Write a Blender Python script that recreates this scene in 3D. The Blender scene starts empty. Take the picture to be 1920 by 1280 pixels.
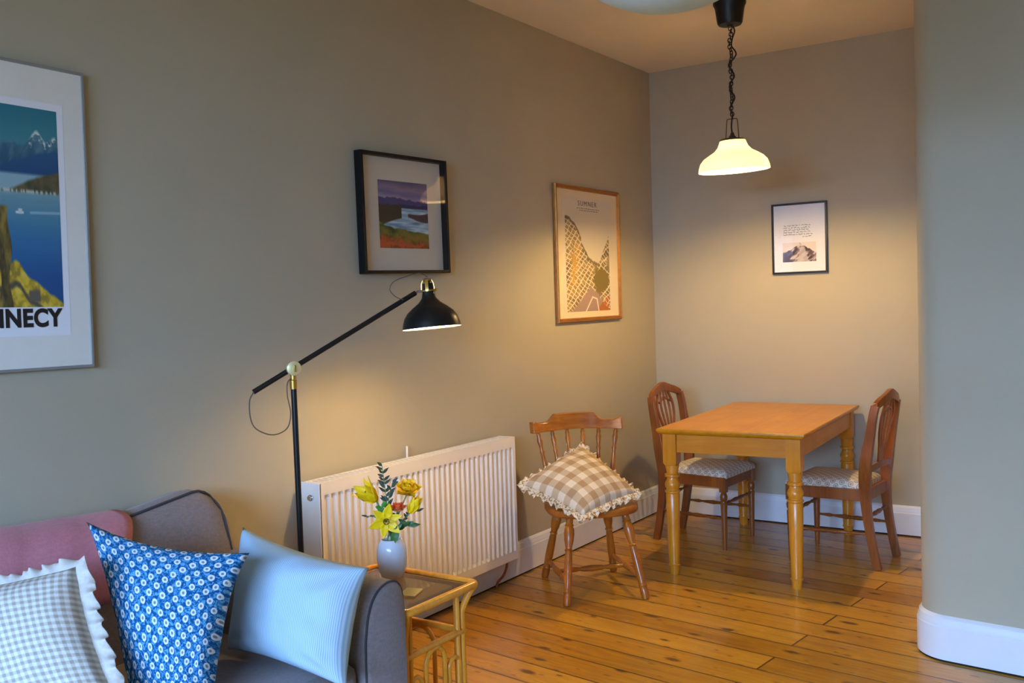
import bpy, bmesh, math, random
import numpy as np
from mathutils import Vector, Matrix
random.seed(7)
PI = math.pi
SC = bpy.context.scene
COL = SC.collection
V = Vector

# ------------------------------------------------------------------ camera
CAM = V((2.872, -6.01, 1.465))
YAW, PITCH, ROLL, FPX = -.5931, -.0419, -.0316, 1815.5
fw = V((math.sin(YAW)*math.cos(PITCH), math.cos(YAW)*math.cos(PITCH), math.sin(PITCH)))
r0 = V((math.cos(YAW), -math.sin(YAW), 0)); u0 = r0.cross(fw)
rt = math.cos(ROLL)*r0 + math.sin(ROLL)*u0
up = -math.sin(ROLL)*r0 + math.cos(ROLL)*u0
cam_data = bpy.data.cameras.new('camera'); cam = bpy.data.objects.new('camera', cam_data); COL.objects.link(cam)
M = Matrix(((rt.x, up.x, -fw.x, CAM.x), (rt.y, up.y, -fw.y, CAM.y), (rt.z, up.z, -fw.z, CAM.z), (0, 0, 0, 1)))
cam.matrix_world = M
cam_data.sensor_width = 36; cam_data.lens = FPX/1920*36; cam_data.clip_start = .05
SC.camera = cam

# ------------------------------------------------------------------ world, daylight, exposure
w = bpy.data.worlds.new('world'); SC.world = w; w.use_nodes = True
w.node_tree.nodes['Background'].inputs[0].default_value = (.55, .75, 1, 1)
w.node_tree.nodes['Background'].inputs[1].default_value = 1.0
SC.view_settings.view_transform = 'Standard'; SC.view_settings.look = 'None'
SC.view_settings.gamma = 1; SC.view_settings.use_curve_mapping = False
SC.view_settings.exposure = 1.12
def area_light(name, loc, rot, sx, sy, power, color):
    l = bpy.data.lights.new(name, 'AREA'); l.shape = 'RECTANGLE'; l.size = sx; l.size_y = sy
    l.energy = power; l.color = color
    o = bpy.data.objects.new(name, l); COL.objects.link(o); o.location = loc; o.rotation_euler = rot
    return o
# daylight through the window in the wall behind the camera
WX0, WX1, WZ0, WZ1, WY = .7, 3.9, .60, 2.35, -8.1
# a broad patch of sky outside the window, above the horizon
area_light('sky_daylight', (3.2, WY-3.0, 4.6), (math.radians(62), 0, math.radians(6)), 8.0, 6.5, 3100, (.30, .54, 1.0))
LAMP_COL = (1.0, .66, .255)
PEND = V((1.018, -1.155, 0)); 

# ------------------------------------------------------------------ node material helpers
def s2l(c):
    return tuple((x/12.92 if x <= .04045 else ((x+.055)/1.055)**2.4) for x in [v/255 for v in c])
class NM:
    def __init__(s, name):
        s.m = bpy.data.materials.new(name); s.m.use_nodes = True; s.t = s.m.node_tree
        s.b = s.t.nodes['Principled BSDF']; s.out = s.t.nodes['Material Output']
    def n(s, typ, **kw):
        n = s.t.nodes.new(typ)
        for k, v in kw.items():
            if k.startswith('i_'): n.inputs[k[2:].replace('_', ' ')].default_value = v
            else: setattr(n, k, v)
        return n
    def l(s, a, b): s.t.links.new(a, b)
    def math(s, op, a, b=None, c=None, clamp=False):
        n = s.n('ShaderNodeMath', operation=op, use_clamp=clamp)
        for i, x in enumerate((a, b, c)):
            if x is None: continue
            if isinstance(x, (int, float)): n.inputs[i].default_value = x
            else: s.l(x, n.inputs[i])
        return n.outputs[0]
    def vec(s, src='Object', scale=(1, 1, 1), rot=(0, 0, 0), loc=(0, 0, 0)):
        tc = s.n('ShaderNodeTexCoord'); mp = s.n('ShaderNodeMapping')
        s.l(tc.outputs[src], mp.inputs[0])
        mp.inputs['Scale'].default_value = scale; mp.inputs['Rotation'].default_value = rot; mp.inputs['Location'].default_value = loc
        return mp.outputs[0]
    def noise(s, v, scale=5, detail=4, rough=.55, dist=0):
        n = s.n('ShaderNodeTexNoise'); s.l(v, n.inputs['Vector'])
        n.inputs['Scale'].default_value = scale; n.inputs['Detail'].default_value = detail
        n.inputs['Roughness'].default_value = rough; n.inputs['Distortion'].default_value = dist
        return n.outputs['Fac']
    def ramp(s, fac, stops, interp='LINEAR'):
        n = s.n('ShaderNodeValToRGB'); s.l(fac, n.inputs[0]); n.color_ramp.interpolation = interp
        e = n.color_ramp.elements
        while len(e) > 1: e.remove(e[-1])
        e[0].position = stops[0][0]; e[0].color = (*stops[0][1], 1)
        for p, c in stops[1:]:
            k = e.new(p); k.color = (*c, 1)
        return n.outputs[0]
    def mix(s, fac, a, b, typ='MIX'):
        n = s.n('ShaderNodeMix', data_type='RGBA', blend_type=typ)
        for i, x in ((0, fac), (6, a), (7, b)):
            if isinstance(x, (int, float)): n.inputs[i].default_value = x
            elif isinstance(x, tuple): n.inputs[i].default_value = (*x[:3], 1)
            else: s.l(x, n.inputs[i])
        return n.outputs[2]
    def bump(s, h, strength=.3, dist=.01):
        n = s.n('ShaderNodeBump'); s.l(h, n.inputs['Height']); n.inputs['Strength'].default_value = strength
        n.inputs['Distance'].default_value = dist; s.l(n.outputs[0], s.b.inputs['Normal'])
    def base(s, c):
        if isinstance(c, tuple): s.b.inputs['Base Color'].default_value = (*c[:3], 1)
        else: s.l(c, s.b.inputs['Base Color'])
        return s
    def p(s, rough=.5, metal=0, spec=.5, coat=0):
        s.b.inputs['Roughness'].default_value = rough; s.b.inputs['Metallic'].default_value = metal
        s.b.inputs['Specular IOR Level'].default_value = spec; s.b.inputs['Coat Weight'].default_value = coat
        return s

def mat_plain(name, rgb, rough=.5, metal=0, spec=.5, var=.06, scale=12, coat=0):
    a = NM(name); c = s2l(rgb)
    f = a.noise(a.vec(), scale, 3)
    a.base(a.ramp(f, [(.3, tuple(x*(1-var) for x in c)), (.7, tuple(min(1, x*(1+var)) for x in c))]))
    a.p(rough, metal, spec, coat); return a.m
def mat_paint(name, rgb, bump=.12):
    a = NM(name); c = s2l(rgb); v = a.vec()
    a.base(a.ramp(a.noise(v, 1.7, 5), [(.3, tuple(x*.965 for x in c)), (.7, tuple(min(1, x*1.03) for x in c))]))
    a.p(.75, 0, .25); a.bump(a.noise(v, 160, 3), bump, .003); return a.m
def mat_wood(name, dark, light, axis='z', rough=.32, scale=1., coat=.25):
    a = NM(name)
    sc = {'x': (1.2, 22, 22), 'y': (22, 1.2, 22), 'z': (22, 22, 1.2)}[axis]
    v = a.vec(scale=tuple(q*scale for q in sc))
    f = a.noise(v, 2.2, 6, .6, 1.0); g = a.noise(a.vec(), 6, 2)
    h = a.math('MULTIPLY_ADD', g, .5, a.math('MULTIPLY', f, .6))
    a.base(a.ramp(h, [(.32, s2l(dark)), (.7, s2l(light))]))
    a.p(rough, 0, .5, coat); a.b.inputs['Coat Roughness'].default_value = .2
    a.bump(f, .08, .002); return a.m
def mat_fabric(name, rgb, var=.18, scale=220, rough=.9, bump=.35):
    a = NM(name); c = s2l(rgb); v = a.vec()
    f = a.noise(a.vec(scale=(1, 1, .35)), scale, 2, .7); g = a.noise(a.vec(scale=(.35, .35, 1.2)), scale, 2, .7)
    h = a.math('MULTIPLY_ADD', f, .5, a.math('MULTIPLY', g, .5))
    a.base(a.ramp(h, [(.3, tuple(x*(1-var) for x in c)), (.7, tuple(min(1, x*(1+var)) for x in c))]))
    a.p(rough, 0, .2); a.b.inputs['Sheen Weight'].default_value = .15
    a.bump(h, bump, .003); return a.m
def mat_vcol(name, rough=.6, spec=.3):
    a = NM(name); n = a.n('ShaderNodeAttribute', attribute_name='Col'); a.base(n.outputs['Color']); a.p(rough, 0, spec); return a.m

WALL = mat_paint('wall_paint', (180, 171, 148))
CEIL = mat_paint('ceiling_paint', (232, 224, 212))
TRIM = mat_plain('trim_gloss', (228, 230, 232), .35, var=.02)
DARK = mat_plain('gap_dark', (28, 20, 14), .9)
BLACK = mat_plain('black_metal', (14, 15, 17), .32, spec=.5)
BLACKP = mat_plain('black_plastic', (12, 12, 13), .38)
BRASS = mat_plain('brass', (214, 170, 84), .28, .9)
PALE_BRASS = mat_plain('pale_brass', (226, 208, 150), .4, .35)
CHROME = mat_plain('chrome', (200, 200, 205), .12, 1)
COPPER = mat_plain('copper', (160, 90, 60), .35, .9)
ENAMEL = mat_plain('radiator_enamel', (238, 228, 214), .3, var=.015, spec=.5)
SHADE_IN = mat_plain('shade_white_inside', (245, 240, 228), .6)

# ------------------------------------------------------------------ mesh helpers
def obj(name, bm, mat, parent=None, smooth=True, bevel=0, subsurf=0, angle=40):
    me = bpy.data.meshes.new(name); bmesh.ops.recalc_face_normals(bm, faces=bm.faces[:])
    bm.to_mesh(me); bm.free()
    for m in (mat if isinstance(mat, (list, tuple)) else [mat]): me.materials.append(m)
    o = bpy.data.objects.new(name, me); COL.objects.link(o)
    if parent is not None: o.parent = parent
    if smooth:
        for p in me.polygons: p.use_smooth = True
        try: me.set_sharp_from_angle(angle=math.radians(angle))
        except Exception: pass
    if bevel:
        b = o.modifiers.new('bevel', 'BEVEL'); b.width = bevel; b.segments = 3; b.limit_method = 'ANGLE'; b.angle_limit = math.radians(35)
    if subsurf:
        s = o.modifiers.new('sub', 'SUBSURF'); s.levels = subsurf; s.render_levels = subsurf
    return o
def tag(o, label, cat, group=None):
    o['label'] = label; o['category'] = cat
    if group: o['group'] = group
    return o
def thing(name, label, cat, loc=(0, 0, 0), rotz=0, group=None):
    o = bpy.data.objects.new(name, None); COL.objects.link(o); o.location = loc; o.rotation_euler = (0, 0, rotz)
    o.empty_display_size = .05
    return tag(o, label, cat, group)
def struct(o): o['kind'] = 'structure'; return o
def loft(bm, rings, closed=True, caps=True, mi=0):
    R = [[bm.verts.new(p) for p in r] for r in rings]; n = len(R[0])
    for a, b in zip(R, R[1:]):
        for i in range(n if closed else n-1):
            f = bm.faces.new((a[i], a[(i+1) % n], b[(i+1) % n], b[i])); f.material_index = mi
    if caps and closed:
        for r in (R[0][::-1], R[-1]):
            f = bm.faces.new(r); f.material_index = mi
    return R
def box(bm, c, s, rz=0, mi=0):
    c = V(c); x, y, z = s[0]/2, s[1]/2, s[2]/2; m = Matrix.Rotation(rz, 3, 'Z')
    q = [(-x, -y), (x, -y), (x, y), (-x, y)]
    return loft(bm, [[c+m@V((a, b, h)) for a, b in q] for h in (-z, z)], mi=mi)
def frame_of(d):
    d = V(d).normalized(); a = V((0, 0, 1)) if abs(d.z) < .95 else V((1, 0, 0))
    x = a.cross(d).normalized(); y = d.cross(x); return x, y
def turned(bm, p0, p1, prof, n=16, caps=True):
    """lathe: prof = [(t along p0-p1, radius)]"""
    p0, p1 = V(p0), V(p1); d = p1-p0; x, y = frame_of(d)
    rings = [[p0+d*t+(x*math.cos(2*PI*i/n)+y*math.sin(2*PI*i/n))*r for i in range(n)] for t, r in prof]
    loft(bm, rings, caps=caps)
def tube(bm, pts, r, n=8, cyc=False):
    pts = [V(p) for p in pts]; rad = r if isinstance(r, (list, tuple)) else [r]*len(pts)
    rings = []; prev = None
    for i, p in enumerate(pts):
        if cyc: d = pts[(i+1) % len(pts)]-pts[i-1]
        else: d = pts[min(i+1, len(pts)-1)]-pts[max(i-1, 0)]
        d.normalize()
        if prev is None: x, y = frame_of(d)
        else:
            x = (prev-d*prev.dot(d)).normalized(); y = d.cross(x)
        prev = x
        rings.append([p+(x*math.cos(2*PI*k/n)+y*math.sin(2*PI*k/n))*rad[i] for k in range(n)])
    if cyc: rings.append(rings[0]); loft(bm, rings, caps=False); bmesh.ops.remove_doubles(bm, verts=bm.verts[:], dist=1e-6)
    else: loft(bm, rings)
def smoothpath(pts, k=8):
    pts = [V(p) for p in pts]; out = []
    P = [pts[0]*2-pts[1]]+pts+[pts[-1]*2-pts[-2]]
    for i in range(1, len(P)-2):
        for j in range(k):
            t = j/k; a, b, c, d = P[i-1], P[i], P[i+1], P[i+2]
            out.append(.5*((2*b)+(c-a)*t+(2*a-5*b+4*c-d)*t*t+(3*b-a-3*c+d)*t**3))
    out.append(pts[-1]); return out
def lathe_z(bm, prof, c=(0, 0, 0), n=32, caps=False):
    c = V(c); loft(bm, [[c+V((r*math.cos(2*PI*i/n), r*math.sin(2*PI*i/n), z)) for i in range(n)] for r, z in prof], caps=caps)
def sqbar(bm, pts, w, h, ref=(0, 0, 1)):
    """rectangular bar along pts; w along side (dir x ref), h along ref-ish. w,h floats or lists"""
    pts = [V(p) for p in pts]; N = len(pts); W = w if isinstance(w, list) else [w]*N; H = h if isinstance(h, list) else [h]*N
    rings = []
    for i, p in enumerate(pts):
        d = (pts[min(i+1, N-1)]-pts[max(i-1, 0)]).normalized(); s = d.cross(V(ref)).normalized(); u = s.cross(d)
        rings.append([p+s*a*W[i]/2+u*b*H[i]/2 for a, b in ((-1, -1), (1, -1), (1, 1), (-1, 1))])
    loft(bm, rings)
def BM(): return bmesh.new()

# ------------------------------------------------------------------ room shell
H = 2.966
XR, YF = 4.7, WY
def quad_obj(name, pts, mat):
    bm = BM(); bm.faces.new([bm.verts.new(p) for p in pts]); return bm
ANG = math.atan(.11)
# curved-corner wall profile
def wall_path(off=0.0):
    cx, cy, r = 2.05+.13, -1.845, .13
    a1 = math.radians(270)-math.atan(.10)
    pts = [(cx-r-off, .02)]
    pts.append((cx-r-off, cy))
    for i in range(1, 15):
        a = PI+(a1-PI)*i/14
        pts.append((cx+(r+off)*math.cos(a), cy+(r+off)*math.sin(a)))
    x, y = pts[-1]; pts.append((XR, y-(XR-x)*.10))
    return pts
def slab_wall(name, a, b, thick, z0=0, z1=H):
    """wall between points a,b (2D) with thickness to the right of a->b"""
    a, b = V((*a, 0)), V((*b, 0)); d = (b-a).normalized(); n = V((d.y, -d.x, 0))*thick
    bm = BM(); loft(bm, [[p+V((0, 0, z)) for p in (a, b, b+n, a+n)] for z in (z0, z1)])
    return struct(obj(name, bm, WALL, smooth=False))
slab_wall('wall_left', (0, YF-.12), (0, .12), -.12)
slab_wall('wall_back', (0, 0), (2.2, 0), -.12)
bm = BM(); pp = wall_path(); poly = pp+[(XR, .02)]
loft(bm, [[V((x, y, z)) for x, y in poly] for z in (0, H)])
struct(obj('wall_right', bm, WALL, angle=30))
slab_wall('wall_side', (XR, YF-.12), (XR, -1.9), .12)
# rear wall with window opening
bm = BM()
for x0, x1, z0, z1 in ((0, WX0, 0, H), (WX1, XR, 0, H), (WX0, WX1, 0, WZ0), (WX0, WX1, WZ1, H)):
    box(bm, ((x0+x1)/2, YF-.06, (z0+z1)/2), (x1-x0, .12, z1-z0))
struct(obj('wall_rear', bm, WALL, smooth=False))
bm = BM()
for x in (WX0+.03, (WX0+WX1)/2, WX1-.03): box(bm, (x, YF-.06, (WZ0+WZ1)/2), (.06, .06, WZ1-WZ0))
for z in (WZ0+.03, (WZ0+WZ1)/2, WZ1-.03): box(bm, ((WX0+WX1)/2, YF-.06, z), (WX1-WX0-.12, .05, .06))
struct(obj('window_1', bm, TRIM, smooth=False))
bm = BM(); box(bm, (XR/2, YF/2, -.06), (XR+.3, -YF+.3, .12))
# floor: varnished pine boards
a = NM('pine_boards')
v = a.vec('Object', rot=(0, 0, math.atan(.12)))
br = a.n('ShaderNodeTexBrick', offset=.37, offset_frequency=2, squash=1)
a.l(v, br.inputs['Vector'])
for k, q in (('Scale', 1), ('Mortar Size', .0052), ('Mortar Smooth', .3), ('Bias', 0), ('Brick Width', 2.9), ('Row Height', .158)): br.inputs[k].default_value = q
br.inputs['Color1'].default_value = (0, 0, 0, 1); br.inputs['Color2'].default_value = (1, 1, 1, 1); br.inputs['Mortar'].default_value = (.5, .5, .5, 1)
vs = a.n('ShaderNodeVectorMath', operation='MULTIPLY'); a.l(v, vs.inputs[0]); vs.inputs[1].default_value = (1.1, 16, 1)
ad = a.n('ShaderNodeVectorMath', operation='ADD'); a.l(vs.outputs[0], ad.inputs[0])
sc = a.n('ShaderNodeVectorMath', operation='SCALE'); a.l(br.outputs['Color'], sc.inputs[0]); sc.inputs['Scale'].default_value = 13
a.l(sc.outputs[0], ad.inputs[1])
g1 = a.noise(ad.outputs[0], 2.0, 7, .62, 1.4)
g2 = a.noise(v, 2.3, 3)
tone = a.math('ADD', a.math('MULTIPLY', g1, .55), a.math('ADD', a.math('MULTIPLY', g2, .25), a.math('MULTIPLY', br.outputs['Color'], .22)))
col = a.ramp(tone, [(.28, s2l((140, 90, 14))), (.5, s2l((190, 134, 30))), (.75, s2l((218, 166, 56)))])
kv = a.n('ShaderNodeVectorMath', operation='MULTIPLY'); a.l(v, kv.inputs[0]); kv.inputs[1].default_value = (2.6, 6.2, 1)
vo = a.n('ShaderNodeTexVoronoi', voronoi_dimensions='2D'); a.l(kv.outputs[0], vo.inputs['Vector']); vo.inputs['Scale'].default_value = 1.0; vo.inputs['Randomness'].default_value = 1
kn = a.math('ADD', vo.outputs['Distance'], a.math('MULTIPLY', a.noise(v, 40, 2), .05))
sc2 = a.n('ShaderNodeSeparateColor'); a.l(vo.outputs['Color'], sc2.inputs[0])
thr = a.math('MULTIPLY_ADD', sc2.outputs[0], .12, .045)
kf = a.math('SUBTRACT', 1, a.math('DIVIDE', kn, thr), clamp=True)
kf = a.math('MULTIPLY', a.math('MULTIPLY', kf, 2.2, clamp=True), .85)
col = a.mix(kf, col, s2l((74, 34, 12)))
kv2 = a.n('ShaderNodeVectorMath', operation='MULTIPLY'); a.l(v, kv2.inputs[0]); kv2.inputs[1].default_value = (5.5, 15, 1)
vo2 = a.n('ShaderNodeTexVoronoi', voronoi_dimensions='2D'); a.l(kv2.outputs[0], vo2.inputs['Vector']); vo2.inputs['Scale'].default_value = 1.0
sc3 = a.n('ShaderNodeSeparateColor'); a.l(vo2.outputs['Color'], sc3.inputs[0])
k2 = a.math('SUBTRACT', 1, a.math('DIVIDE', a.math('ADD', vo2.outputs['Distance'], a.math('MULTIPLY', a.noise(v, 60, 2), .06)), a.math('MULTIPLY_ADD', sc3.outputs[1], .17, .0)), clamp=True)
col = a.mix(a.math('MULTIPLY', a.math('MULTIPLY', k2, 2.5, clamp=True), .6), col, s2l((96, 48, 14)))
st2 = a.noise(vs.outputs[0], 1.1, 5, .7, 2.5)
col = a.mix(a.math('MULTIPLY', a.math('MULTIPLY', a.math('SUBTRACT', st2, .56), 5, clamp=True), .45), col, s2l((120, 66, 12)))
col = a.mix(a.math('MULTIPLY', br.outputs['Fac'], .85), col, s2l((66, 32, 8)))
a.base(col); a.p(.3, 0, .5, .2)
a.l(a.ramp(g1, [(.2, (.36,)*3), (.8, (.24,)*3)]), a.b.inputs['Roughness'])
a.bump(a.math('SUBTRACT', a.math('MULTIPLY', g1, .15), br.outputs['Fac']), .3, .002)
struct(obj('floor', bm, a.m, smooth=False))
bm = BM(); box(bm, (XR/2, YF/2, H+.06), (XR+.3, -YF+.3, .12)); struct(obj('ceiling', bm, CEIL, smooth=False))

def skirting(name, path):
    """path of 2D points, offset to the left of travel"""
    prof = [(0, .008), (.020, .008), (.020, .135), (.017, .140), (.017, .150), (.013, .158), (.012, .168), (.006, .176), (0, .180)]
    P = [V((*p, 0)) for p in path]; rings = []
    for i, p in enumerate(P):
        d1 = (P[i]-P[i-1]).normalized() if i else (P[1]-P[0]).normalized()
        d2 = (P[i+1]-P[i]).normalized() if i < len(P)-1 else d1
        n = V((-(d1+d2).y, (d1+d2).x, 0)).normalized(); k = 1/max(.5, n.dot(V((-d1.y, d1.x, 0))))
        rings.append([p+n*o*k+V((0, 0, z)) for o, z in prof])
    bm = BM(); loft(bm, rings); o = struct(obj(name, bm, TRIM, angle=30))
    return o
def gapstrip(name, path):  # dark solid strip: painted shade of the open gap under the skirting
    P = [V((*p, 0)) for p in path]; rings = []
    for i, p in enumerate(P):
        d1 = (P[i]-P[i-1]).normalized() if i else (P[1]-P[0]).normalized(); d2 = (P[i+1]-P[i]).normalized() if i < len(P)-1 else d1
        n = V((-(d1+d2).y, (d1+d2).x, 0)).normalized()
        rings.append([p+V((0, 0, 0)), p+n*.017, p+n*.017+V((0, 0, .0085)), p+V((0, 0, .0085))])
    bm = BM(); loft(bm, rings); return struct(obj(name, bm, DARK, smooth=False))
pl = [(0, 0), (0, YF)]; pb = [(2.04, 0), (0, 0)]
skirting('baseboard_left', pl); skirting('baseboard_back', pb); skirting('baseboard_right', wall_path()[::-1])
gapstrip('gap_shade_1', pl); gapstrip('gap_shade_2', pb); gapstrip('gap_shade_3', wall_path()[::-1])

# ------------------------------------------------------------------ painted pictures (flat prints, colour per vertex)
def vnoise(x, y, seed=0):
    xi, yi = np.floor(x).astype(int), np.floor(y).astype(int); xf, yf = x-xi, y-yi
    def h(a, b): 
        v = np.sin(a*127.1+b*311.7+seed*74.7)*43758.5453; return v-np.floor(v)
    u, v = xf*xf*(3-2*xf), yf*yf*(3-2*yf)
    return (h(xi, yi)*(1-u)+h(xi+1, yi)*u)*(1-v)+(h(xi, yi+1)*(1-u)+h(xi+1, yi+1)*u)*v
def fbm(x, y, seed=0, o=4):
    t = 0; a = .5; s = 0
    for k in range(o): t = t+a*vnoise(x*2**k, y*2**k, seed+k); s += a; a *= .5
    return t/s
VC = mat_vcol('printed_paper')
def print_mesh(name, origin, du, dv, nu, nv, fn, parent, thick=.001):
    """flat sheet; origin = top-left corner, du across, dv down; fn(u,v)->rgb 0..255 arrays"""
    o, du, dv = V(origin), V(du), V(dv)
    us, vs = np.meshgrid(np.linspace(0, 1, nu+1), np.linspace(0, 1, nv+1))
    co = (np.array(o)[None, None]+us[..., None]*np.array(du)+vs[..., None]*np.array(dv)).reshape(-1, 3)
    me = bpy.data.meshes.new(name)
    idx = np.arange((nu+1)*(nv+1)).reshape(nv+1, nu+1)
    faces = np.stack([idx[:-1, :-1], idx[1:, :-1], idx[1:, 1:], idx[:-1, 1:]], -1).reshape(-1, 4)
    me.from_pydata(co.tolist(), [], faces.tolist())
    rgb = np.clip(fn(us, vs), 0, 255)/255
    lin = np.where(rgb <= .04045, rgb/12.92, ((rgb+.055)/1.055)**2.4).reshape(-1, 3)
    ca = me.color_attributes.new('Col', 'FLOAT_COLOR', 'POINT')
    ca.data.foreach_set('color', np.concatenate([lin, np.ones((len(lin), 1))], 1).astype(np.float32).ravel())
    me.materials.append(VC)
    ob = bpy.data.objects.new(name, me); COL.objects.link(ob)
    ob.parent = parent
    return ob
def lay(img, mask, c):
    m = np.clip(mask, 0, 1)[..., None]; return img*(1-m)+np.array(c, float)*m if not isinstance(c, np.ndarray) else img*(1-m)+c*m
def grad(t, stops):
    t = np.asarray(t); ps = [s[0] for s in stops]
    return np.stack([np.interp(t, ps, [s[1][k] for s in stops]) for k in range(3)], -1)
def S(x, k=60): return np.clip(x*k+.5, 0, 1)

def art_lake_poster(u, v):
    # u 0..1 across the whole print, right edge = 1; s = position in the right-hand part
    s = (u-.58)/.42
    img = grad(v, [(0, (24, 104, 122)), (.15, (44, 118, 130)), (.3, (70, 130, 150))])
    n1 = fbm(u*9, u*0+1, 3); 
    ridge = .20-.085*np.exp(-((s-.62)/.14)**2)-.05*np.exp(-((s-.95)/.12)**2)-.03*np.exp(-((s-.1)/.2)**2)+(n1-.5)*.07
    far = S(v-ridge); img = lay(img, far, grad(v+(fbm(u*26+v*18, v*12-u*9, 5)-.5)*.30, [(.04, (104, 140, 146)), (.16, (62, 104, 122)), (.26, (34, 80, 106)), (.36, (20, 64, 98))]))
    snow = S(v-ridge)*S(ridge+.018+(fbm(u*60, v*50, 8)-.5)*.12-v)*S(.24-np.abs(s-.72)); img = lay(img, snow, (216, 218, 206))
    r2 = .30-.11*np.clip(s, 0, 1.2)+(fbm(u*12, u*0, 9)-.5)*.03
    img = lay(img, S(v-r2), grad(v, [(.15, (28, 80, 120)), (.34, (18, 58, 104))]))
    img = lay(img, S(v-.335)*S(.9-s+.0), (132, 168, 178))
    r3 = .425-.13*np.clip(s-.1, 0, 2)**.8+(fbm(u*18, u*0, 12)-.5)*.02
    img = lay(img, S(v-r3), grad(fbm(u*22, v*22, 4), [(.3, (50, 56, 34)), (.7, (92, 76, 44))]))
    water = grad(v+(fbm(u*5, v*60, 2)-.5)*.04, [(.42, (112, 152, 160)), (.52, (70, 126, 150)), (.66, (34, 100, 148)), (.85, (14, 66, 130)), (1, (16, 58, 118))])
    img = lay(img, S(v-.425), water)
    img = lay(img, S(v-.415)*S(.428-v)*(vnoise(u*90, v*0, 3) > .45), (214, 210, 190))
    img = lay(img, S(.07-np.abs(s-.27))*S(.006-np.abs(v-.528), 200), (220, 220, 212)); img = lay(img, S(.035-np.abs(s-.28))*S(.013-np.abs(v-.522), 200), (208, 208, 200))
    img = lay(img, S(.007-np.abs(v-.525+.012*(s-.6)), 200)*S(s-.45)*S(1.2-s), (130, 170, 186))
    rk = .80+.20*np.clip(s-.05, 0, 1.1)**1.2-.05*np.exp(-((s-.2)/.12)**2)+(fbm(u*15, u*0, 17)-.5)*.03
    img = lay(img, S(v-rk), grad(fbm(u*24, v*24, 6), [(.3, (140, 112, 28)), (.5, (206, 168, 30)), (.7, (226, 192, 60))]))
    img = lay(img, S(v-rk-.10+.0*s)*S(.02-np.abs(v-rk-.11)), (74, 66, 50))
    img = lay(img, S(.10-np.abs(s-.48))*S(.03-np.abs(v-.945)), (86, 78, 62))
    tr = S(.10+.03*np.sin(v*20)-np.abs(s+.02))*S(v-.50); img = lay(img, tr, grad(fbm(u*30, v*10, 2), [(.3, (50, 40, 18)), (.7, (140, 112, 36))]))
    return img*.88+26
def art_loch(u, v):
    img = grad(v+(fbm(u*3, v*10, 1)-.5)*.16, [(0, (88, 78, 104)), (.1, (122, 108, 128)), (.18, (96, 92, 128)), (.26, (140, 130, 150))])
    r = .27+(fbm(u*8, u*0, 5)-.5)*.10; img = lay(img, S(v-r), (66, 62, 104))
    img = lay(img, S(v-.35+(fbm(u*10, u*0, 3)-.5)*.05), (44, 46, 78))
    img = lay(img, S(v-.40), grad(fbm(u*4, v*26, 2)+.2*(1-v), [(.3, (84, 114, 140)), (.6, (132, 160, 178)), (.8, (170, 190, 200))]))
    l1 = S(.52-.42*u**.6-np.abs(v-.46)*1.6-.12, 30)*S(v-.36)*S(.45-u); img = lay(img, l1, (58, 52, 40))
    l2 = S(.05-np.abs(v-.52-.02*np.sin(u*9))+(u-.8)*.12, 50)*S(u-.58); img = lay(img, l2, (70, 52, 56))
    l3 = .66+.12*u-.05*np.exp(-((u-0)/.2)**2)+(fbm(u*7, v*3, 7)-.5)*.08
    land = grad(fbm(u*9, v*12, 11), [(.25, (54, 58, 30)), (.5, (96, 100, 40)), (.75, (128, 96, 46))])
    img = lay(img, S(v-l3), land)
    img = lay(img, S(v-.80-.14*u+(fbm(u*12, v*12, 4)-.5)*.18, 12), grad(fbm(u*14, v*14, 9), [(.3, (120, 60, 34)), (.6, (176, 78, 40)), (.8, (110, 84, 40))]))
    return np.clip(img*1.12+4, 0, 255)
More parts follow.
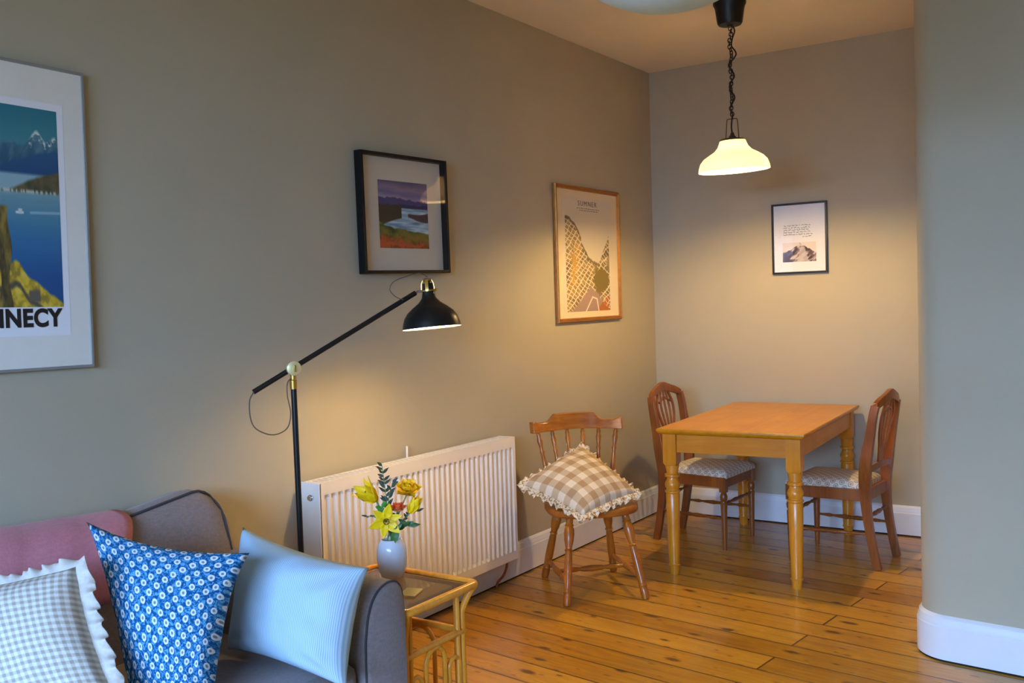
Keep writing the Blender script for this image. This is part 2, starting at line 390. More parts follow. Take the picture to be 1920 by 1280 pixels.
def art_map(u, v):
    cream = np.ones(u.shape+(3,))*np.array((226, 214, 190.)); img = cream.copy()
    # u,v over print area: coast line
    coast = np.where(u < .72, .12+.42*(u/.72)**1.0-.05*np.sin(u*9)+np.where(u < .35, -.04, 0), .54-.30*((u-.72)/.28))
    coast = coast+(fbm(u*14, u*0, 2)-.5)*.04
    land = S(v-coast, 90)
    zone = fbm(u*4+3, v*5, 21)
    c = grad(zone, [(.3, (140, 122, 84)), (.45, (190, 160, 96)), (.55, (168, 134, 78)), (.7, (120, 100, 66))])
    img = lay(img, land, c)
    # ochre valley, olive hill, mauve and orange fields
    img = lay(img, land*S(.07-np.abs(u-.26+.28*(v-.35)-.0)+.03*(v-.3))*S(v-.34)*S(.80-v), (204, 160, 70))
    img = lay(img, S(.21-np.sqrt(((u-.80)/1.0)**2+((v-.69)/.62)**2), 30), (132, 112, 44))
    img = lay(img, S(v-.74-.55*np.abs(u-.55)**1.0, 60)*S(v-.70), (170, 140, 128))
    img = lay(img, S(v-1.42+.62*u, 60), (186, 108, 40))
    grid = np.zeros(u.shape)
    a = math.radians(38); U = (u*math.cos(a)+v*1.9*math.sin(a)); W = (-u*math.sin(a)+v*1.9*math.cos(a))
    wob = (fbm(u*5, v*8, 31)-.5)*.35
    for q, k in ((U+wob*.3, 11), (W+wob*.25, 15)):
        fr = np.abs((q*k) % 1-.5)*2; grid = np.maximum(grid, S(fr-.80, 9))
    fine = (vnoise(U*26, W*30, 5) > .62)
    city = land*S(.62-np.abs(zone-.5)*2.2)*S(.25+fbm(u*6, v*7, 40)-.55, 14)
    blk = city*(1-S(.18-np.sqrt((u-.80)**2+((v-.69)/.62)**2), 30))*(1-S(v-.76-.55*np.abs(u-.55), 60))
    img = lay(img, blk*fine*.3, (96, 76, 40)); img = lay(img, blk*grid, (238, 226, 200))
    for (x0, y0, x1, y1) in ((.42, 1.0, .58, .86), (.58, .86, .68, .88), (.68, .88, .72, 1.0)):
        t = np.clip(((u-x0)*(x1-x0)+(v-y0)*(y1-y0)*3.2)/((x1-x0)**2+(y1-y0)**2*3.2), 0, 1)
        d = np.sqrt((u-x0-t*(x1-x0))**2+((v-y0-t*(y1-y0))*1.8)**2); img = lay(img, S(.012-d, 120), (240, 228, 206))
    img = lay(img, S(.014-np.abs(v-coast)*1.0, 120)*S(.7-u)*.6, (84, 68, 40))
    return img
def art_peak(u, v):
    img = np.ones(u.shape+(3,))*np.array((226, 214, 204.))
    ridge = .02+1.15*np.abs(u-.53)**.95+(fbm(u*16, u*0, 3)-.5)*.10+np.where(u < .25, -.5*(.25-u), 0)
    dark = grad(fbm(u*12+v*6, v*5, 8), [(.35, (72, 56, 62)), (.55, (128, 110, 112)), (.7, (208, 196, 190))])
    m = S(v-ridge, 60)
    img = lay(img, m, dark)
    img = lay(img, m*S(.02+.16*v-np.abs(u-.60), 30)*S(v-.22)*.8, (204, 192, 188))
    img = lay(img, m*S(.2-v, 30)*(vnoise(u*50, v*30, 2) > .5), (226, 216, 208))
    return img

GLASS = NM('picture_glass')
gl = GLASS.n('ShaderNodeBsdfGlossy'); gl.inputs['Roughness'].default_value = .02; tr = GLASS.n('ShaderNodeBsdfTransparent')
fr = GLASS.n('ShaderNodeFresnel'); fr.inputs[0].default_value = 1.4; mx = GLASS.n('ShaderNodeMixShader')
ge = GLASS.n('ShaderNodeNewGeometry'); GLASS.l(GLASS.math('MULTIPLY', fr.outputs[0], GLASS.math('SUBTRACT', 1, ge.outputs['Backfacing'])), mx.inputs[0]); GLASS.l(tr.outputs[0], mx.inputs[1]); GLASS.l(gl.outputs[0], mx.inputs[2]); GLASS.l(mx.outputs[0], GLASS.out.inputs[0])
GLASS = GLASS.m

def text_mesh(name, body, size, mat, parent, origin, right, upv, offset=0.0, extrude=.0004, spacing=1.0, sx=1.0):
    c = bpy.data.curves.new(name, 'FONT'); c.body = body; c.size = size; c.align_x = 'CENTER'; c.align_y = 'CENTER'
    c.offset = offset; c.extrude = extrude; c.space_character = spacing
    t = bpy.data.objects.new(name, c); COL.objects.link(t)
    dg = bpy.context.evaluated_depsgraph_get(); me = bpy.data.meshes.new_from_object(t.evaluated_get(dg))
    bpy.data.objects.remove(t); bpy.data.curves.remove(c)
    R, U = V(right), V(upv); N = R.cross(U); O = V(origin)
    for vv in me.vertices: vv.co = O+R*vv.co.x*sx+U*vv.co.y+N*vv.co.z
    me.materials.clear(); me.materials.append(mat)
    o = bpy.data.objects.new(name, me); COL.objects.link(o); o.parent = parent; return o

def picture(name, label, fr_mat, w, h, fwid, depth, mount_mat, recess, loc, right, tilt=0, glass=True, prof=None):
    """local frame: origin at picture centre on the wall; R = right, U = up, N = out"""
    t = thing(name, label, 'picture', loc)
    R, U = V(right), V((0, 0, 1)); N = R.cross(U)
    if tilt:
        m = Matrix.Rotation(tilt, 3, N); R = m@R; U = m@U
    def P(a, b, n): return R*a+U*b+N*n
    prof = prof or [(0, .002), (0, depth), (fwid, depth), (fwid, .002)]
    bm = BM(); rings = []
    for sx, sy in ((-1, -1), (1, -1), (1, 1), (-1, 1), (-1, -1)):
        rings.append([P(sx*(w/2-i), sy*(h/2-i), n) for i, n in prof])
    loft(bm, rings, caps=False); bmesh.ops.remove_doubles(bm, verts=bm.verts[:], dist=1e-6)
    obj('frame', bm, fr_mat, t, smooth=len(prof) > 5, bevel=0 if len(prof) > 5 else .0012)
    bm = BM(); iw, ih = w-2*fwid+.004, h-2*fwid+.004; zf = depth-recess
    loft(bm, [[P(a*iw/2, b*ih/2, n) for a, b in ((-1, -1), (1, -1), (1, 1), (-1, 1))] for n in (zf-.004, zf)])
    obj('mount', bm, mount_mat, t, smooth=False)
    if glass:
        bm = BM(); n = depth-.004
        loft(bm, [[P(a*(iw/2-.001), b*(ih/2-.001), q) for a, b in ((-1, -1), (1, -1), (1, 1), (-1, 1))] for q in (n-.001, n)])
        obj('glass', bm, GLASS, t, smooth=False)
    return t, P, R, U, zf

MOUNT = mat_plain('mount_board', (226, 222, 212), .85, var=.02)
PAPER = mat_plain('poster_paper', (232, 232, 236), .7, var=.01)
CREAMB = mat_plain('cream_mount', (234, 216, 182), .85, var=.02)
MAPPAPER = mat_plain('map_paper', (228, 216, 196), .8, var=.02)
GREYF = mat_plain('silver_grey_frame', (150, 150, 146), .4, .3)
INK = mat_plain('ink_black', (26, 24, 26), .6)
INKG = mat_plain('ink_faded', (120, 104, 92), .7)
GOLD = mat_plain('antique_gold', (172, 114, 44), .4, .55, var=.12, scale=40)
# lake poster: right edge y=-4.18, z 1.30..2.234
pw, ph = .72, .934
t, P, R, U, zf = picture('framed_poster', 'large lake and mountain travel poster lettered ANNECY in a pale frame at far left', GREYF, pw, ph, .009, .024, MOUNT, .004, (.001, -4.180-pw/2, 1.767), (0, 1, 0), tilt=-.012, glass=False)
aw, ah = .42, .604
ax1 = pw/2-.096; ay1 = .331
bm = BM(); px0, px1 = ax1-aw-.021, ax1+.021
loft(bm, [[P(a, b, n) for a, b in ((px0, ay1-ah-.088), (px1, ay1-ah-.088), (px1, ay1+.022), (px0, ay1+.022))] for n in (zf-.001, zf+.0006)])
obj('poster_sheet', bm, PAPER, t, smooth=False)
print_mesh('printed_picture', P(ax1-aw, ay1, zf+.0012), R*aw, U*-ah, 200, 290, art_lake_poster, t)
text_mesh('lettering', 'ANNECY', .074, INK, t, P(ax1-.148, ay1-ah-.036, zf+.0012), R, U, offset=.0032, spacing=1.08, sx=.88)

# loch painting print in black box frame
t, P, R, U, zf = picture('framed_painting_print', 'black box-framed loch landscape print hanging above the floor lamp shade', mat_plain('matt_black_frame', (9, 9, 10), .5, spec=.3), .582, .528, .014, .042, mat_plain('warm_mount_board', (208, 198, 180), .85, var=.02), .034, (.008, -2.626, 1.868), (0, 1, 0), tilt=0.012)
b0, b1, c0, c1 = -.165, .158, .118, -.16
print_mesh('printed_picture', P(-.158, .150, zf+.0008), R*.335, U*-.300, 120, 150, art_loch, t)
t.rotation_euler = (0, 0, -.018)
# town map print in gold frame
gprof = [(0, .002), (0, .018), (.004, .024), (.009, .024), (.012, .019), (.017, .021), (.022, .016), (.024, .010), (.024, .002)]
t, P, R, U, zf = picture('framed_map', 'tall gold-framed town map print with SUMNER heading, left of the corner', GOLD, .775, .795, .024, .022, CREAMB, .012, (.001, -.912, 1.727), (0, 1, 0), tilt=.0, prof=gprof)
mw, mh = .60, .67
bm = BM(); loft(bm, [[P(a*mw/2, b*mh/2-.0, n) for a, b in ((-1, -1), (1, -1), (1, 1), (-1, 1))] for n in (zf-.001, zf+.0006)])
obj('map_sheet', bm, MAPPAPER, t, smooth=False)
print_mesh('printed_map', P(-.272, .262, zf+.0012), R*.525, U*-.60, 220, 300, art_map, t)
text_mesh('lettering', 'SUMNER', .042, INKG, t, P(-.005, .300, zf+.0012), R, U, spacing=1.35, sx=1.15)
bm = BM()
for (a0, a1, b) in ((-.13, .13, .272), (-.10, .10, .260)):
    x = a0
    while x < a1:
        l = random.uniform(.012, .03); loft(bm, [[P(q, c, zf+.0010+n) for q, c in ((x, b-.002), (x+l, b-.002), (x+l, b+.002), (x, b+.002))] for n in (0, .0004)]); x += l+.008
obj('small_print', bm, INKG, t, smooth=False)
# mountain quote print on the back wall
t, P, R, U, zf = picture('framed_quote_print', 'small black-framed handwritten quote print with grey mountain peak on back wall', BLACKP, .344, .437, .012, .02, PAPER, .01, (1.0, -.001, 1.797), (1, 0, 0), tilt=.0)
print_mesh('printed_picture', P(-.106, -.026, zf+.0008), R*.208, U*-.120, 110, 64, art_peak, t)
bm = BM(); rows = [(-.095, .06, .080), (-.098, .062, .066), (-.098, .058, .052), (-.098, .062, .038), (-.098, .07, .024), (.02, .08, .010)]
for a0, a1, b in rows:
    x = a0
    while x < a1:
        l = random.uniform(.008, .026)
        k = int(l/.0022); pts = [P(x+i*.0022, b+random.uniform(-.0042, .0042), zf+.0012) for i in range(k+1)]
        if len(pts) > 1: tube(bm, pts, .0011, 4)
        x += l+.006
obj('handwriting', bm, INK, t)

# ------------------------------------------------------------------ pendant lamp over dining area
t = thing('pendant_lamp', 'lit opal glass pendant lamp hanging on black chain above the dining area', 'ceiling lamp', (PEND.x, PEND.y, H))
def Z(z): return z-H
bm = BM(); lathe_z(bm, [(.0005, Z(H-.0005)), (.084, Z(H-.0005)), (.084, Z(2.955)), (.078, Z(2.945)), (.074, Z(2.93)), (.064, Z(2.862)), (.058, Z(2.852)), (.018, Z(2.850)), (.012, Z(2.842)), (.0005, Z(2.842))]); obj('ceiling_rose', bm, BLACKP, t)
bm = BM(); n = 30
for i in range(n):
    zc = 2.842-(i+.5)*(2.842-2.372)/n; a = i*PI/2+.4*math.sin(i*.5); off = V((.004*math.sin(i*.9), .004*math.cos(i*.7), 0))
    pts = [off+V((math.cos(a)*.0095*math.cos(q), math.sin(a)*.0095*math.cos(q), Z(zc)+.0125*math.sin(q))) for q in [2*PI*k/10 for k in range(10)]]
    b2 = BM(); tube(b2, pts, .0028, 5, True); me = bpy.data.meshes.new('x'); b2.to_mesh(me); b2.free(); bm.from_mesh(me); bpy.data.meshes.remove(me)
obj('chain', bm, BLACKP, t)
bm = BM()
pts = [V((.006, 0, Z(2.85)))]+[V((.013*math.sin(k*1.3)*(1 if k > 3 else .5)+.004+(0.012 if k < 8 else 0), .012*math.cos(k*1.3), Z(2.835-k*.023))) for k in range(20)]+[V((0, 0, Z(2.37))), V((-.004, 0, Z(2.33))), V((0, 0, Z(2.295)))]
tube(bm, smoothpath(pts, 4), .0042, 6); obj('cord', bm, BLACKP, t)
bm = BM(); tube(bm, smoothpath([V((-.036, 0, Z(2.262))), V((-.031, 0, Z(2.33))), V((-.028, 0, Z(2.362))), V((-.022, 0, Z(2.37))), V((0, 0, Z(2.371))), V((.022, 0, Z(2.37))), V((.028, 0, Z(2.362))), V((.031, 0, Z(2.33))), V((.036, 0, Z(2.262)))], 4), .0028, 8)
obj('yoke', bm, mat_plain('aged_brass', (110, 84, 44), .4, .6), t)
bm = BM(); lathe_z(bm, [(.0005, Z(2.30)), (.008, Z(2.30)), (.012, Z(2.285)), (.018, Z(2.28)), (.02, Z(2.268)), (.06, Z(2.266)), (.064, Z(2.262)), (.064, Z(2.255)), (.02, Z(2.252)), (.018, Z(2.225)), (.0005, Z(2.225))], n=24)
obj('lamp_holder', bm, mat_plain('dark_brass', (92, 74, 40), .4, .7), t)
a = NM('opal_glass')
dif = a.n('ShaderNodeBsdfDiffuse'); dif.inputs[0].default_value = (.9, .86, .78, 1)
trl = a.n('ShaderNodeBsdfTranslucent'); trl.inputs[0].default_value = (1, .93, .80, 1)
m1 = a.n('ShaderNodeMixShader'); m1.inputs[0].default_value = .40; a.l(dif.outputs[0], m1.inputs[1]); a.l(trl.outputs[0], m1.inputs[2])
gls = a.n('ShaderNodeBsdfGlossy'); gls.inputs['Roughness'].default_value = .15; m2 = a.n('ShaderNodeMixShader'); m2.inputs[0].default_value = .05
a.l(m1.outputs[0], m2.inputs[1]); a.l(gls.outputs[0], m2.inputs[2])
a.l(m2.outputs[0], a.out.inputs[0]); OPAL = a.m
bm = BM(); outer = [(.058, 2.262), (.066, 2.258), (.070, 2.245), (.078, 2.226), (.096, 2.206), (.124, 2.190), (.152, 2.172), (.171, 2.150), (.180, 2.124), (.183, 2.104)]
lathe_z(bm, [(r, Z(z)) for r, z in outer]+[(r-.004, Z(z-.001)) for r, z in outer[::-1]], n=64)
sh = obj('lamp_shade', bm, OPAL, t); 
sh.matrix_parent_inverse = Matrix.Identity(4)
piv = V((0, 0, Z(2.262))); ax = fw.copy(); ax.z = 0; ax.normalize()
mt = Matrix.Translation(piv)@Matrix.Rotation(-math.radians(2.6), 4, ax)@Matrix.Rotation(math.radians(2), 4, V((ax.y, -ax.x, 0)))@Matrix.Translation(-piv)
sh.data.transform(mt)
def glow(name, k):   # the bulbs themselves are the lamps
    a = NM(name); em = a.n('ShaderNodeEmission'); em.inputs[0].default_value = (*LAMP_COL, 1); em.inputs[1].default_value = k
    a.l(em.outputs[0], a.out.inputs[0]); return a.m
bm = BM(); lathe_z(bm, [(.0005, Z(2.225)), (.013, Z(2.225)), (.014, Z(2.21)), (.024, Z(2.19)), (.029, Z(2.168)), (.024, Z(2.146)), (.010, Z(2.138)), (.0005, Z(2.137))], n=20)
bulb = obj('light_bulb', bm, glow('pendant_bulb_glow', 790), t)

# ------------------------------------------------------------------ pale paper globe lantern near the camera
LC = V((2.019, -4.126, 2.337)); LR = .285
t = thing('globe_lantern', 'large pale grey-green paper globe lantern, mostly above the top edge', 'ceiling lamp', (LC.x, LC.y, H))
bm = BM(); prof = []
for i in range(41):
    q = PI*(.03+.97*i/40); prof.append((LR*math.sin(q), LC.z-H+LR*.97*math.cos(q)))
lathe_z(bm, prof, n=64); obj('paper_shade', bm, mat_plain('lantern_paper', (206, 218, 222), .85, var=.02), t)
bm = BM(); tube(bm, [V((0, 0, -.002)), V((0, 0, LC.z-H+LR*.965))], .004, 8); lathe_z(bm, [(.0005, -.0005), (.045, -.0005), (.045, -.012), (.03, -.022), (.0005, -.022)], n=24); obj('cord', bm, TRIM, t)

# ------------------------------------------------------------------ radiator
t = thing('radiator', 'white ribbed panel radiator on the left wall behind the small cane table', 'radiator', (0, -2.63, 0))
y0, y1, z0, z1, xf, xb = -.685, .685, .150, .772, .130, .036
bm = BM(); ny = 35; pitch = (y1-y0-.03)/ny; prof = [(y0, 0), (y0+.012, 0)]
for i in range(ny):
    s = y0+.015+i*pitch
    prof += [(s+pitch*.08, -.0), (s+pitch*.30, -.011), (s+pitch*.60, -.011), (s+pitch*.82, 0)]
prof += [(y1-.004, 0), (y1, 0)]
# front sheet: ribs fade out at top and bottom
rows = [(z0, 0), (z0+.045, 0), (z0+.060, 1), (z1-.060, 1), (z1-.047, 0), (z1, 0)]
R_ = [[V((xf+d*k, y, z)) for y, d in prof] for z, k in rows]
loft(bm, R_, closed=False, caps=False)
loft(bm, [[V((xf-.016, y, z)) for y, d in prof] for z, k in (rows[0], rows[-1])], closed=False, caps=False)
box(bm, (xf-.008, 0, z0+.0005), (.016, y1-y0, .001)); 
obj('front_panel', bm, ENAMEL, t, angle=25)
bm = BM(); box(bm, ((xf+xb)/2-.006, y0-.003, (z0+z1)/2+.002), (xf-xb+.006, .006, z1-z0)); obj('side_cover', bm, ENAMEL, t, bevel=.002)
bm = BM(); box(bm, ((xf+xb)/2-.006, y1+.003, (z0+z1)/2+.002), (xf-xb+.006, .006, z1-z0)); obj('side_cover', bm, ENAMEL, t, bevel=.002)
bm = BM(); box(bm, (xb+.007, 0, (z0+z1)/2), (.014, y1-y0-.01, z1-z0-.02)); obj('rear_panel', bm, ENAMEL, t)
bm = BM()
box(bm, (xb+.008, 0, z1+.0015), (.012, y1-y0, .003)); box(bm, (xf-.008, 0, z1+.0015), (.014, y1-y0, .003))
for i in range(46):
    y = y0+.015+i*(y1-y0-.03)/45; box(bm, ((xf+xb)/2, y, z1+.001), (xf-xb-.02, .014, .003))
obj('top_grille', bm, ENAMEL, t, smooth=False)
bm = BM(); turned(bm, (.082, y0-.006, .715), (.082, y0-.020, .715), [(0, .013), (.5, .013), (.5, .010), (1, .009)], 16); obj('bleed_plug', bm, CHROME, t)
bm = BM(); tube(bm, smoothpath([V((.07, y1-.02, z0+.01)), V((.07, y1-.02, .11)), V((.055, y1-.03, .06)), V((.04, y1-.06, .03)), V((.035, y1-.07, .0))], 6), .0065, 10); obj('supply_pipe', bm, COPPER, t)
for yy, hh in ((-.02, .055),):
    bm = BM(); box(bm, (.012, yy+.0, z1+.02), (.010, .006, hh)); obj('wall_bracket', bm, ENAMEL, t, bevel=.002)

# ------------------------------------------------------------------ floor lamp
LX, LY = .27, -3.56
t = thing('floor_lamp', 'black and brass floor lamp with angled arm and lit dome shade beside radiator', 'floor lamp', (LX, LY, 0))
bm = BM(); lathe_z(bm, [(.0005, 0), (.13, 0), (.135, .006), (.133, .014), (.05, .022), (.014, .028), (.0005, .028)], n=48); obj('base', bm, BLACK, t)
def onx(px, py, xv):
    d = rt*((px-960)/FPX)-up*((py-640)/FPX)+fw; return CAM+d*((xv-CAM.x)/d.x)-V((LX, LY, 0))
J = onx(549, 690, LX)
bm = BM(); tube(bm, [V((0, 0, .02)), V((J.x, J.y, J.z-.05))], .0105, 16); obj('pole', bm, BLACK, t)
A0 = onx(475, 735, LX-.075); A1 = onx(779, 549, LX+.23)
d = (A1-A0).normalized(); AXJ = V((-d.y, d.x, 0)).normalized(); AXJ = AXJ if AXJ.x > 0 else -AXJ; J2 = J+AXJ*.010
bm = BM(); tube(bm, [A0, A1], .0095, 16); obj('arm', bm, BLACK, t)
bm = BM(); turned(bm, J2-AXJ*.012, J2+AXJ*.012, [(0, .02), (.1, .025), (.9, .026), (1, .023)], 28)
tube(bm, [J2+AXJ*.01, J2+AXJ*.018], .006, 12); obj('pivot_joint', bm, PALE_BRASS, t)
bm = BM(); box(bm, J2+AXJ*.017, (.006, .006, .024), math.atan2(AXJ.y, AXJ.x)); obj('wing_screw', bm, BRASS, t, bevel=.001)
bm = BM(); turned(bm, (J.x, J.y, J.z-.075), (J.x, J.y, J.z-.018), [(0, .0135), (.55, .0135), (.6, .011), (1, .011)], 20); obj('pole_collar', bm, BRASS, t)
SHC = onx(803, 545, LX+.245)          # collar centre of shade
bm = BM(); tube(bm, [A1-d*.005, A1+d*.012, SHC], .0045, 10); obj('shade_bracket', bm, CHROME, t)
tl = Matrix.Translation(SHC)@Matrix.Rotation(-math.radians(4.0), 4, ax)@Matrix.Rotation(-math.radians(3.0), 4, V((ax.y, -ax.x, 0)))@Matrix.Scale(.95, 4)
prof = [(.020, .030), (.021, .012), (.026, -.012), (.030, -.030), (.045, -.048), (.070, -.066), (.094, -.086), (.109, -.108), (.116, -.130), (.120, -.150)]
bm = BM(); lathe_z(bm, [(.0005, .031)]+prof+[(.1185, -.1505)], n=56); o = obj('lamp_shade', bm, BLACK, t); o.data.transform(tl)
bm = BM(); lathe_z(bm, [(r-.0016, z-.0015) for r, z in prof[1:]], n=56); o2 = obj('shade_lining', bm, SHADE_IN, o); o2.data.transform(tl)
bm = BM()
lathe_z(bm, [(.027, -.003), (.030, -.003), (.030, .003), (.027, .003), (.027, -.003)], n=32)
for k in range(4):
    q = k*PI/2+.5; sqbar(bm, [V((.027*math.cos(q), .027*math.sin(q), 0)), V((.025*math.cos(q), .025*math.sin(q), .030)), V((.017*math.cos(q), .017*math.sin(q), .044))], .013, .002, (math.cos(q), math.sin(q), 0))
lathe_z(bm, [(.0005, .050), (.010, .050), (.019, .045), (.020, .040), (.012, .036), (.0005, .036)], n=24)
tube(bm, [V((.030, 0, 0)), V((.044, 0, 0))], .005, 8)
o3 = obj('shade_cage', bm, BRASS, t); o3.data.transform(tl)
BL = tl@V((0, 0, -.085))
bm = BM(); lathe_z(bm, [(.0005, -.03), (.013, -.035), (.015, -.05), (.026, -.075), (.030, -.095), (.024, -.115), (.0005, -.125)], n=20); o4 = obj('light_bulb', bm, glow('floor_lamp_bulb_glow', 200), t); o4.data.transform(tl)
CORD = mat_plain('grey_cord', (96, 88, 80), .7)
bm = BM(); tube(bm, smoothpath([onx(475, 736, LX), onx(468, 752, LX), onx(470, 785, LX-.02), onx(482, 805, LX-.03), onx(512, 815, LX-.03), onx(538, 803, LX-.02), onx(545, 775, LX), onx(539, 742, LX), onx(539, 718, LX), onx(547, 708, LX)], 8), .0022, 8); obj('cord', bm, CORD, t)
bm = BM(); tube(bm, smoothpath([onx(756, 562, LX+.225), onx(742, 556, LX+.225), onx(731, 543, LX+.225), onx(738, 528, LX+.225), onx(765, 517, LX+.225), onx(787, 512, LX+.225), onx(801, 519, LX+.225)], 8), .0017, 8); obj('cord', bm, CORD, t)

# ------------------------------------------------------------------ turned dining table
TT = (.6650, -1.4180, .0590)
DARKP = mat_wood('honey_pine_x', (188, 112, 16), (214, 140, 34), 'x', .3)
PZ = mat_wood('honey_pine_z', (196, 118, 20), (222, 148, 40), 'z', .3)
PY = mat_wood('honey_pine_y', (184, 118, 10), (210, 146, 22), 'y', .34, .6, .08)
t = thing('dining_table', 'honey pine dining table with turned legs standing against the back wall', 'table', (TT[0], TT[1], 0), TT[2])
tw, tl_, th = .765, 1.335, .7745
bm = BM()
def rr(ins, z): return [V((ins, ins, z)), V((tw-ins, ins, z)), V((tw-ins, tl_-ins, z)), V((ins, tl_-ins, z))]
loft(bm, [rr(.020, th-.030), rr(.012, th-.026), rr(.004, th-.018), rr(0, th-.011), rr(0, th-.004), rr(.003, th)])
obj('tabletop', bm, PY, t, angle=50, bevel=.002)
LP = [(.062, .062), (tw-.062, .062), (.062, tl_-.062), (tw-.062, tl_-.062)]
lp = [(0, .0235), (.075, .027), (.078, .032), (.088, .033), (.092, .029), (.10, .0285), (.40, .0335), (.735, .0365), (.745, .033), (.752, .0405), (.765, .0405), (.772, .033), (.785, .033), (.80, .038), (.82, .0405), (.84, .038), (.865, .030), (.885, .028), (.895, .0395), (.915, .0395), (.925, .031), (.94, .031), (.985, .036), (1, .036)]
for x, y in LP:
    bm = BM(); turned(bm, (x, y, 0), (x, y, .578), lp, 24)
    s = .036; loft(bm, [[V((x+a*q, y+b*q, z)) for a, b in ((-1, -1), (1, -1), (1, 1), (-1, 1))] for q, z in ((.028, .577), (s, .592), (s, th-.031))])
    obj('leg', bm, PZ, t, angle=35)
for c, s in (((tw/2, .045, .6965), (tw-.2, .022, .094)), ((tw/2, tl_-.045, .6965), (tw-.2, .022, .094))):
    bm = BM(); box(bm, c, s); obj('apron', bm, DARKP, t, bevel=.001)
for c, s in (((.045, tl_/2, .6965), (.022, tl_-.2, .094)), ((tw-.045, tl_/2, .6965), (.022, tl_-.2, .094))):
    bm = BM(); box(bm, c, s); obj('apron', bm, PY, t, bevel=.001)

# ------------------------------------------------------------------ dining chairs
DW = mat_wood('chair_red_brown', (98, 50, 14), (156, 86, 28), 'z', .33)
a = NM('seat_damask'); v = a.vec('UV', scale=(21, 21, 1))
def lattice(a, v, k=1.0):
    fr = a.n('ShaderNodeVectorMath', operation='FRACTION'); a.l(v, fr.inputs[0])
    sb = a.n('ShaderNodeVectorMath', operation='SUBTRACT'); a.l(fr.outputs[0], sb.inputs[0]); sb.inputs[1].default_value = (.5, .5, 0)
    ln = a.n('ShaderNodeVectorMath', operation='LENGTH'); a.l(sb.outputs[0], ln.inputs[0]); return ln.outputs['Value'], sb.outputs[0]
d1, _ = lattice(a, v)
off = a.n('ShaderNodeVectorMath', operation='ADD'); a.l(v, off.inputs[0]); off.inputs[1].default_value = (.5, .5, 0)
d2, _ = lattice(a, off.outputs[0]); dm = a.math('MINIMUM', d1, d2)
cl = a.ramp(dm, [(0, s2l((156, 144, 124))), (.10, s2l((160, 146, 124))), (.13, s2l((214, 206, 190))), (.20, s2l((206, 196, 176))), (.23, s2l((166, 152, 128))), (.29, s2l((170, 156, 130))), (.31, s2l((222, 214, 198))), (.5, s2l((214, 206, 188)))])
a.base(cl); a.p(.85, 0, .2); a.bump(a.noise(a.vec(), 300, 2), .2, .002); DAMASK = a.m
def cushion_top(bm, outline, z0, hgt, inset=.03, uv=True):
    """drop-in seat pad, outline = 4 corners (x,y)"""
    N = 18; ul = bm.loops.layers.uv.new('UVMap'); grid = []
    c = [V((*p, 0)) for p in outline]
    for j in range(N+1):
        row = []
        for i in range(N+1):
            u, w_ = i/N, j/N; p = (c[0]*(1-u)+c[1]*u)*(1-w_)+(c[3]*(1-u)+c[2]*u)*w_
            e = min(u, 1-u, w_, 1-w_)*N
            h = hgt*(1-math.exp(-e*1.1))*(.75+.25*math.sin(PI*u)*math.sin(PI*w_)) if e > 0 else 0
            row.append((bm.verts.new((p.x, p.y, z0+h)), (p.x*1.0, p.y*1.0)))
        grid.append(row)
    for j in range(N):
        for i in range(N):
            q = [grid[j][i], grid[j][i+1], grid[j+1][i+1], grid[j+1][i]]; f = bm.faces.new([k[0] for k in q])
            for l, k in zip(f.loops, q): l[ul].uv = k[1]
    # skirt down
    ring = [grid[0][i] for i in range(N+1)]+[grid[j][N] for j in range(1, N+1)]+[grid[N][i] for i in range(N-1, -1, -1)]+[grid[j][0] for j in range(N-1, 0, -1)]
    low = [bm.verts.new((k[0].co.x, k[0].co.y, z0-.028)) for k in ring]; n = len(ring)
    ctr = V((sum(p[0] for p in outline)/4, sum(p[1] for p in outline)/4, 0))
    for i in range(n):
        a_, b_ = ring[i], ring[(i+1) % n]; f = bm.faces.new((a_[0], b_[0], low[(i+1) % n], low[i]))
        def out(k, dz):
            d = (V((k[1][0], k[1][1], 0))-ctr); return (k[1][0]+d.normalized().x*dz, k[1][1]+d.normalized().y*dz)
        for l, k in zip(f.loops, (a_[1], b_[1], out(b_, .028), out(a_, .028))): l[ul].uv = k
    bm.faces.new(low)
